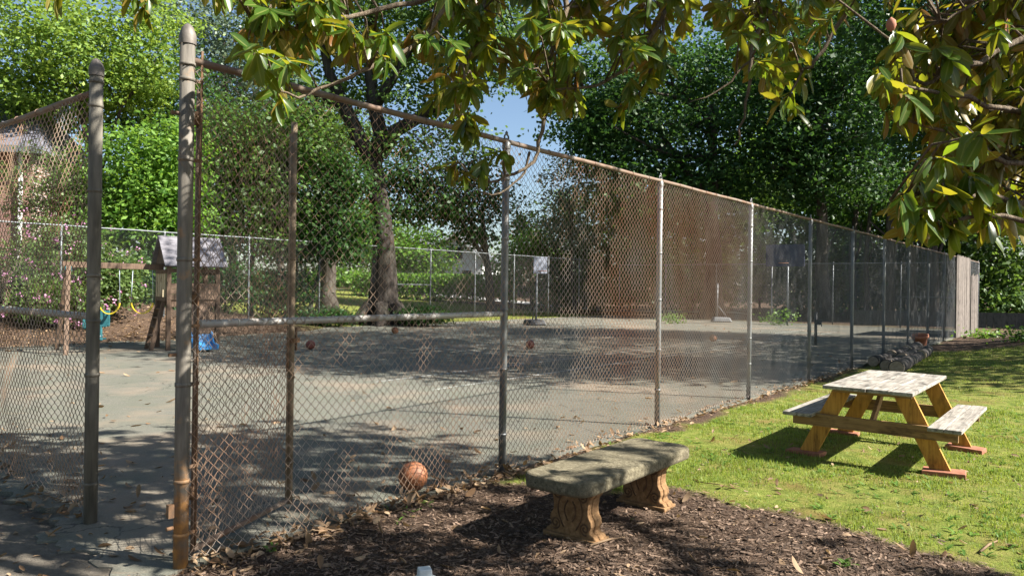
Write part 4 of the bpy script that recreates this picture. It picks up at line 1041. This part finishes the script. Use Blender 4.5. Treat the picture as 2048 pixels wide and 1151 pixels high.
BR = [([(1130, -120, 4.4), (1128, 20, 4.3), (1098, 140, 4.2), (1088, 240, 4.15), (1062, 325, 4.1), (1000, 362, 4.05), (940, 352, 4.0)], .016),
      ([(1010, -120, 4.5), (900, -20, 4.2), (760, 20, 4.0), (640, 40, 3.8), (560, 60, 3.7), (505, 45, 3.65)], .016),
      ([(960, -120, 4.2), (860, 60, 4.0), (760, 120, 3.8), (680, 160, 3.7), (600, 192, 3.6), (550, 180, 3.5)], .013),
      ([(1060, 300, 4.1), (1040, 355, 4.1), (985, 390, 4.05), (935, 370, 4.)], .007),
      ([(980, -80, 4.4), (960, 60, 4.3), (930, 130, 4.2), (925, 230, 4.1), (935, 262, 4.05)], .009),
      ([(1370, -120, 4.6), (1320, 40, 4.4), (1250, 140, 4.3), (1170, 175, 4.2), (1105, 180, 4.1)], .015),
      ([(1330, 20, 4.4), (1310, 120, 4.3), (1270, 200, 4.25), (1230, 215, 4.2)], .009),
      ([(1590, -120, 4.4), (1525, 40, 4.2), (1500, 120, 4.1), (1490, 210, 4.05), (1470, 290, 4.)], .014),
      ([(1500, 120, 4.1), (1440, 180, 4.1), (1380, 205, 4.05)], .006),
      ([(1790, -120, 4.0), (1690, 30, 3.9), (1640, 110, 3.8), (1600, 150, 3.8), (1570, 210, 3.75)], .013),
      ([(420, -120, 3.6), (300, -60, 3.5), (285, 10, 3.45)], .009), ([(300, -60, 3.5), (150, -30, 3.5), (105, -5, 3.5)], .006),
      ([(2200, 40, 3.3), (2050, 70, 3.2), (1930, 130, 3.1), (1850, 170, 3.05), (1800, 95, 3.0)], .015),
      ([(2200, 200, 3.2), (2040, 220, 3.1), (1900, 190, 3.0), (1780, 165, 2.95)], .014),
      ([(2200, 300, 3.2), (2040, 330, 3.1), (1930, 270, 3.05), (1800, 235, 3.0)], .013),
      ([(2200, 380, 3.2), (2030, 400, 3.1), (1920, 380, 3.0), (1830, 385, 2.95), (1780, 400, 2.9)], .013),
      ([(2200, 420, 3.1), (2060, 440, 3.0), (1960, 430, 3.0), (1880, 450, 2.95), (1840, 470, 2.9)], .012),
      ([(2200, -40, 3.4), (2050, -20, 3.3), (1950, 10, 3.2), (1880, 40, 3.2)], .012)]
bpts = []
LIMB = [Vector((2.6, 3.2, 5.6)), Vector((.6, 4.2, 4.6)), Vector((4.2, 3.0, 4.4))]
for P, r0 in BR:
    w = [at(x, y, Y) for x, y, Y in P]
    # smooth by Catmull-Rom
    pts = []
    for i in range(len(w)-1):
        p0, p1, p2, p3 = w[max(i-1, 0)], w[i], w[i+1], w[min(i+2, len(w)-1)]
        for t in np.linspace(0, 1, 5)[:-1]:
            pts.append(.5*((2*p1)+(p2-p0)*t+(2*p0-5*p1+4*p2-p3)*t*t+(3*p1-p0-3*p2+p3)*t**3)+Vector(mr.normal(size=3)*.008))
    pts.append(w[-1]); bpts += pts
    if r0 > .007 and P[0][1] < 0 or P[0][0] > 2100:
        s = min(LIMB, key=lambda q: (q-pts[0]).length)
        pts = [s, s.lerp(pts[0], .5)+Vector((0, 0, .25))]+pts
    mb = MB(); n_ = len(pts); mb.tube([p-MT for p in pts], [r0*(1.25-.9*i/(n_-1)) for i in range(n_)], 7); mb.build('branch', MAT['twig'], mag)
mb = MB(); mb.tube([(0, 0, -.2), (-.05, .05, 1), (-.2, .3, 3), (-.5, .6, 5), (-.9, 1.0, 8)], [.34, .26, .22, .18, .08], 14); mb.build('trunk', MAT['bark'], mag)
for pth, rr in (([(-.2, .3, 2.8), (-2, 1.6, 4.2), (2.6-7.6, 3.0, 5.6), (.6-7.6, 4.0, 4.9)], [.13, .1, .06, .025]), ([(-.2, .3, 2.6), (-1.4, 1.6, 3.6), (4.2-7.6, 2.8, 4.4)], [.1, .07, .03]),
                ([(-.4, .5, 4.4), (-2, 2.5, 6), (-3.4, 4.8, 6.8)], [.11, .07, .03]), ([(-.5, .6, 5), (.5, 2, 6), (1.2, 3, 6.8)], [.1, .06, .03])):
    mb = MB(); mb.tube(pth, rr, 9); mb.build('limb', MAT['bark'], mag)
P1 = [(390, -70), (450, 30), (520, 150), (560, 185), (640, 90), (700, 130), (800, 120), (860, 170), (930, 260), (975, 250), (1000, 150), (1090, 200), (1200, 210), (1290, 190), (1320, 110), (1400, 40), (1470, 60), (1500, 170), (1560, 200), (1610, 90), (1690, -10), (1720, -70)]
P2 = [(1770, -70), (1810, 70), (1760, 160), (1790, 250), (1820, 330), (1790, 400), (1790, 440), (1860, 470), (1960, 440), (2080, 470), (2130, 300), (2130, -70)]
HAND = [(545, 165, 3.5), (560, 205, 3.45), (512, 40, 3.65), (490, 100, 3.65), (285, 12, 3.45), (270, -10, 3.45), (106, -12, 3.5), (200, -25, 3.5), (940, 262, 4.05), (930, 255, 4.0), (900, 335, 4.0), (930, 350, 4.0), (960, 345, 4.0), (865, 205, 4.1), (870, 160, 4.1), (1000, 300, 4.0),
        (1105, 180, 4.1), (1150, 210, 4.15), (1235, 215, 4.2), (1265, 190, 4.2), (1080, 200, 4.1), (1045, 160, 4.1), (1330, 130, 4.2), (1300, 160, 4.2), (1490, 60, 4.1), (1450, 20, 4.1), (1560, 205, 3.75), (1590, 220, 3.75), (1600, 150, 3.8), (1640, 60, 3.85), (1690, 20, 3.9),
        (1800, 85, 3.0), (1770, 165, 2.95), (1790, 240, 3.0), (1800, 150, 3.), (1840, 370, 2.95), (1800, 395, 2.9), (1840, 440, 2.9), (1870, 440, 2.95), (1900, 460, 2.95), (1960, 420, 3.0), (1975, 455, 3.), (1930, 330, 3.0), (1880, 200, 3.), (1900, 120, 3.), (2000, 60, 3.1), (1960, 180, 3.05), (2030, 260, 3.1), (760, 90, 3.8), (700, 60, 3.8), (820, 90, 4.0), (645, 45, 3.7), (780, 110, 3.85)]
cl = [at(*h) for h in HAND]
def fill(P, n, Yf, x0, x1, y0, y1):
    k = 0
    while k < n:
        x, y = x0+(x1-x0)*mr.random(), y0+(y1-y0)*mr.random()
        if not inpoly(x, y, P): continue
        if float(vnoise(x, y, .011, 5)) < .3: continue
        cl.append(at(x, y, Yf(x)+.35*mr.normal())); k += 1
fill(P1, 300, lambda x: 3.6+.8*min(1, max(0, (x-400)/600)), 390, 1720, -70, 320)
fill(P2, 215, lambda x: 3.55, 1740, 2130, -70, 520)
BP = np.array([tuple(p) for p in bpts]); dirs = []
rest = MB()
for i, c in enumerate(cl):
    k = int(np.argmin(np.linalg.norm((BP-np.array(c))*np.array([1, .7, 1]), axis=1))); s = Vector(BP[k]); d = c-s
    if d.length < .03: dirs.append((mr.normal()*.5, -.2, -.5)); continue
    m_ = s.lerp(c, .5)+Vector((0, 0, .04+.1*d.length))
    mb = MB() if i < 100 else rest
    mb.tube([s-MT, m_-MT, c-MT], [.006, .0045, .0035], 5); dd = (c-m_).normalized(); dirs.append((dd.x, dd.y, dd.z-.25))
    if i < 100: mb.build('twig', MAT['twig'], mag)
VL = clusters([np.array(c) for c in cl], dirs, mr, 7, 11, .122, .75, 1.05)
mo = np.array(MT)
link('leaves', leaf_mesh('leaves', VL-mo, MAT['magnolia']), mag)
def canopy(c, rad, n, lo=None):
    d = unit(mr.normal(size=(n, 3)))*(mr.random((n, 1))**.4)*np.array(rad)+np.array(c); return d
CAN = np.concatenate([canopy((5.2, 4.6, 6.2), (2.5, 2.1, 1.3), 270), canopy((8.4, 2.3, 6.3), (2.0, 1.5, 1.3), 42), canopy((1.6, 5.2, 6.2), (2.4, 2.0, .8), 110), canopy((6.2, 5.6, 7.2), (2.0, 1.6, 1.0), 130), canopy((2.0, 5.3, 5.4), (1.8, 1.6, .9), 120), canopy((.0, 5.3, 5.2), (1.7, 1.3, .8), 95)])
CAN = CAN[CAN[:, 2] > 1.72+.41*CAN[:, 1]+.1]
VU = clusters(CAN, mr.normal(size=CAN.shape)*.6+np.array([0, 0, .3]), mr, 8, 11, .2, .4, 1.1)
link('upper_leaves', leaf_mesh('upper_leaves', VU-mo, MAT['magnolia']), mag)
for i in range(0, len(CAN), 3):
    c = Vector(CAN[i]); s = min((Vector((2.6, 3.2, 5.6)), Vector((4.2, 5., 6.8)), Vector((5.6, 2.6, 6)), Vector((8.8, 3.2, 6.8))), key=lambda q: (q-c).length)
    rest.tube([s-MT, s.lerp(c, .6)+Vector((0, 0, .15))-MT, c-MT], [.014, .009, .004], 5)
kind(rest.build('small_twigs', MAT['twig'], mag), 'stuff')
# seed cone
p = at(1782, 64, 3.0)
mb = MB(); mb.lathe([(.001, 0), (.014, .008), (.02, .025), (.017, .045), (.001, .06)], 10); mb.build('seed_cone', MAT['terracotta'], mag, p-MT)

# ------------------------------------------------------------------ ground cover
gr = np.random.default_rng(31)
def sample(n, Y0, Y1, pw=1.):
    Y = Y0+(Y1-Y0)*gr.random(n)**pw; X = (gr.random(n)*2-1)*(Y*.72+.4); return X, Y
X, Y = sample(330000, 4.3, 11, 1.0); X2, Y2 = sample(150000, 11, 30, 1.0)
X = np.concatenate([X, X2]); Y = np.concatenate([Y, Y2])
u, v = uv_of(X, Y); m = mulch_mask(X, Y)
dens = 2.6*vnoise(X, Y, 1.6, 14)*vnoise(X, Y, 6, 15)-.1
k = (v < -.18) & (gr.random(len(X)) > m*1.02) & (gr.random(len(X)) < dens) & (u < CL)
k &= ~((m > .3) & (gr.random(len(X)) > .05))
X, Y = X[k], Y[k]; n = len(X); Z = height(X, Y)
h = (.012+.026*gr.random(n)**1.6)*(.7+.8*vnoise(X, Y, 1.7, 17))*(1+.05*(Y-5)); w = (.0022+.0022*gr.random(n))*(1+.10*(Y-4))
an = gr.random(n)*6.283; ln = (gr.random(n)-.3)*1.3
d = np.stack([np.cos(an), np.sin(an), 0*an], -1); s = np.stack([-np.sin(an), np.cos(an), 0*an], -1)
b = np.stack([X, Y, Z-.003], -1)
tri = np.stack([b-s*w[:, None], b+s*w[:, None], b+d*(h*ln)[:, None]+np.array([0, 0, 1])*h[:, None]], 1)
kind(link('grass', fast_mesh('grass', tri, 3, MAT['grass'])), 'stuff')
# broadleaf weeds sprinkled in the lawn and along the fence foot
WX, WY = sample(3200, 4.4, 11); u, v = uv_of(WX, WY); k = (v < -.1) & (mulch_mask(WX, WY) < .4) & (vnoise(WX, WY, 1.2, 22)+.35*vnoise(WX, WY, 5, 23) > .74); WX, WY = WX[k], WY[k]
ex = [gp(375+gr.normal()*9, 1118+gr.normal()*8) for _ in range(8)]+[gp(490+gr.normal()*40, 1085+gr.normal()*12) for _ in range(14)]+[gp(790+gr.normal()*40, 1020+gr.normal()*10) for _ in range(8)]+[gp(970+gr.normal()*8, 945+gr.normal()*6) for _ in range(5)]+[gp(1265, 1035)]+[gp(1690+gr.normal()*9, 1130+gr.normal()*5) for _ in range(6)]+[gp(1290+gr.normal()*12, 850+gr.normal()*4) for _ in range(5)]
WX = np.concatenate([WX, [p.x for p in ex]]); WY = np.concatenate([WY, [p.y for p in ex]])
B = np.repeat(np.stack([WX, WY, height(WX, WY)], -1), 7, 0); n = len(B); an = gr.random(n)*6.283
A = np.stack([np.cos(an), np.sin(an), .35+.9*gr.random(n)], -1); Nn = np.stack([-np.cos(an)*.4, -np.sin(an)*.4, 1+0*an], -1)
kind(link('weeds', leaf_mesh('weeds', leaf_array(B, A, Nn, .015+.06*gr.random(n)**2, .25+.2*gr.random(n), .2+0*an, .9), MAT['weed'])), 'stuff')
# bark chips
X, Y = sample(90000, 3.9, 9.0, 1.3); m = mulch_mask(X, Y); dm = dirt_mask(X, Y); u, v = uv_of(X, Y)
k = (gr.random(len(X)) < m*1.1-.05) & (gr.random(len(X)) > dm*.93) & (v < .1)
k |= (v < -.1) & (Y < 8) & (gr.random(len(X)) < .03)
X, Y = X[k], Y[k]; n = len(X)
c = np.stack([X, Y, height(X, Y)+.004+.012*gr.random(n)], -1); an = gr.random(n)*6.283
a = unit(np.stack([np.cos(an), np.sin(an), gr.normal(size=n)*.25], -1)); nn = unit(gr.normal(size=(n, 3))*.45+np.array([0, 0, 1])); b = unit(np.cross(nn, a))
L = (.006+.024*gr.random(n)**2.2)[:, None]; W = L*(.12+.3*gr.random((n, 1)))
long_ = gr.random(n) < .045; L = np.where(long_[:, None], .03+.07*gr.random((n, 1)), L); W = np.where(long_[:, None], .0018, W)
q = np.stack([c-a*L-b*W*.5, c-a*L*.6+b*W, c+a*L+b*W*.5, c+a*L*.7-b*W], 1)
kind(link('bark_chips', fast_mesh('bark_chips', q, 4, MAT['chip'])), 'stuff')
# fallen leaves
X, Y = sample(1500, 3.9, 9.5, 1.2); u, v = uv_of(X, Y); k = ((mulch_mask(X, Y) > .5) & (gr.random(len(X)) < .5)) | ((v > 0) & (u < 1.) & (gr.random(len(X)) < .7)) | (gr.random(len(X)) < .3)
X, Y = X[k], Y[k]
us = gr.random(1500)**1.25*15; vs = -.07+.1*gr.normal(size=1500); us[:350] = gr.random(350)*3.2; sx = C0.x+us*U.x+vs*V.x; sy = C0.y+us*U.y+vs*V.y
lv = gr.random(260)*18; lu = gr.normal(size=260)*.16; l2x = C0.x+lu*U.x+(1.3+lv*.3)*V.x; l2y = C0.y+lu*U.y+(1.3+lv*.3)*V.y
cu = gr.random(700)*34; cv = gr.random(700)*19; c3x = C0.x+cu*U.x+cv*V.x; c3y = C0.y+cu*U.y+cv*V.y
bu = gr.random(4200)*12-2; bv = 16.6+gr.random(4200)*4.5; b4x = C0.x+bu*U.x+bv*V.x; b4y = C0.y+bu*U.y+bv*V.y
nA, nS = len(X), len(sx)+260
X = np.concatenate([X, sx, l2x, c3x, b4x]); Y = np.concatenate([Y, sy, l2y, c3y, b4y]); n = len(X)
u, v = uv_of(X, Y); Z = np.maximum(height(X, Y), np.where((u > -.2) & (v > 0) & (v < CW) & (u < CL), .006, -9)); far_ = np.arange(n) >= nA+nS
B = np.stack([X, Y, Z+.006+np.where(far_, .0, .02*gr.random(n))], -1); an = gr.random(n)*6.283
A = np.stack([np.cos(an), np.sin(an), gr.normal(size=n)*np.where(far_, .1, .35)], -1); Nn = np.array([0, 0, 1])+gr.normal(size=(n, 3))*.35
Ls = np.where(far_, .05+.09*gr.random(n), .035+.075*gr.random(n)**1.5)
kind(link('leaf_litter', leaf_mesh('leaf_litter', leaf_array(B, A, Nn, Ls, gr.normal(size=n)*.3, gr.normal(size=n)*.5, 1+.6*gr.random(n)), MAT['litter'])), 'stuff')
# dead sticks lying about, one by one
for i, (x0, y0, x1, y1, lab) in enumerate(((232, 1042, 318, 1022, 'pale dead stick leaning at the foot of the left gate post'), (1390, 962, 1480, 978, 'thin dark twig on the grass right of the bench'), (1960, 1100, 1995, 1078, 'bleached stick at the mulch edge in the lower right'), (1180, 1092, 1250, 1072, 'thin brown stick on the mulch in front of the bench'))):
    a = gp(x0, y0, .012); b = gp(x1, y1, .012); a.z += float(height(a.x, a.y)); b.z += float(height(b.x, b.y)); c = (a+b)/2
    mb = MB(); mb.tube([a-c, Vector((.008, .012, .008)), b-c], [.009, .008, .004] if i != 1 else [.004, .004, .002], 6)
    tag(mb.build('stick', MAT['litter'] if i != 1 else MAT['rust'], None, c), lab, 'stick')

# ------------------------------------------------------------------ light, sky, camera
sd = Vector((3.5, -.87, 3.05)).normalized()
w = bpy.data.worlds.new('World'); scene.world = w; w.use_nodes = True
nt = w.node_tree; bg = nt.nodes['Background']
sky = nt.nodes.new('ShaderNodeTexSky'); sky.sky_type = 'NISHITA'; sky.sun_disc = False
sky.sun_elevation = math.asin(sd.z); sky.sun_rotation = math.atan2(sd.x, sd.y); sky.ozone_density = 2.2; sky.dust_density = 1.0
nt.links.new(sky.outputs[0], bg.inputs[0]); bg.inputs[1].default_value = .056
sl = bpy.data.lights.new('sun', 'SUN'); sl.energy = 5; sl.angle = R(.5); sl.color = (1, .95, .86)
so = bpy.data.objects.new('sun', sl); COL.objects.link(so); so.rotation_euler = sd.to_track_quat('Z', 'Y').to_euler(); so.location = sd*60
cam = bpy.data.cameras.new('camera'); cam.sensor_width = 36; cam.lens = F/2048*36; cam.clip_end = 2000; cam.clip_start = .05
cam.shift_y = -(575.5-CY)/2048
co = bpy.data.objects.new('camera', cam); COL.objects.link(co)
co.matrix_world = Matrix.Translation((0, 0, HC)) @ Matrix.Rotation(R(90), 4, 'X') @ Matrix.Rotation(TH, 4, 'Z')
scene.camera = co
vs_ = scene.view_settings; vs_.view_transform = 'Standard'; vs_.look = 'None'; vs_.gamma = 1; vs_.exposure = 1.65
scene.cycles.max_bounces = 6; scene.cycles.diffuse_bounces = 3; scene.cycles.transmission_bounces = 4; scene.cycles.transparent_max_bounces = 4
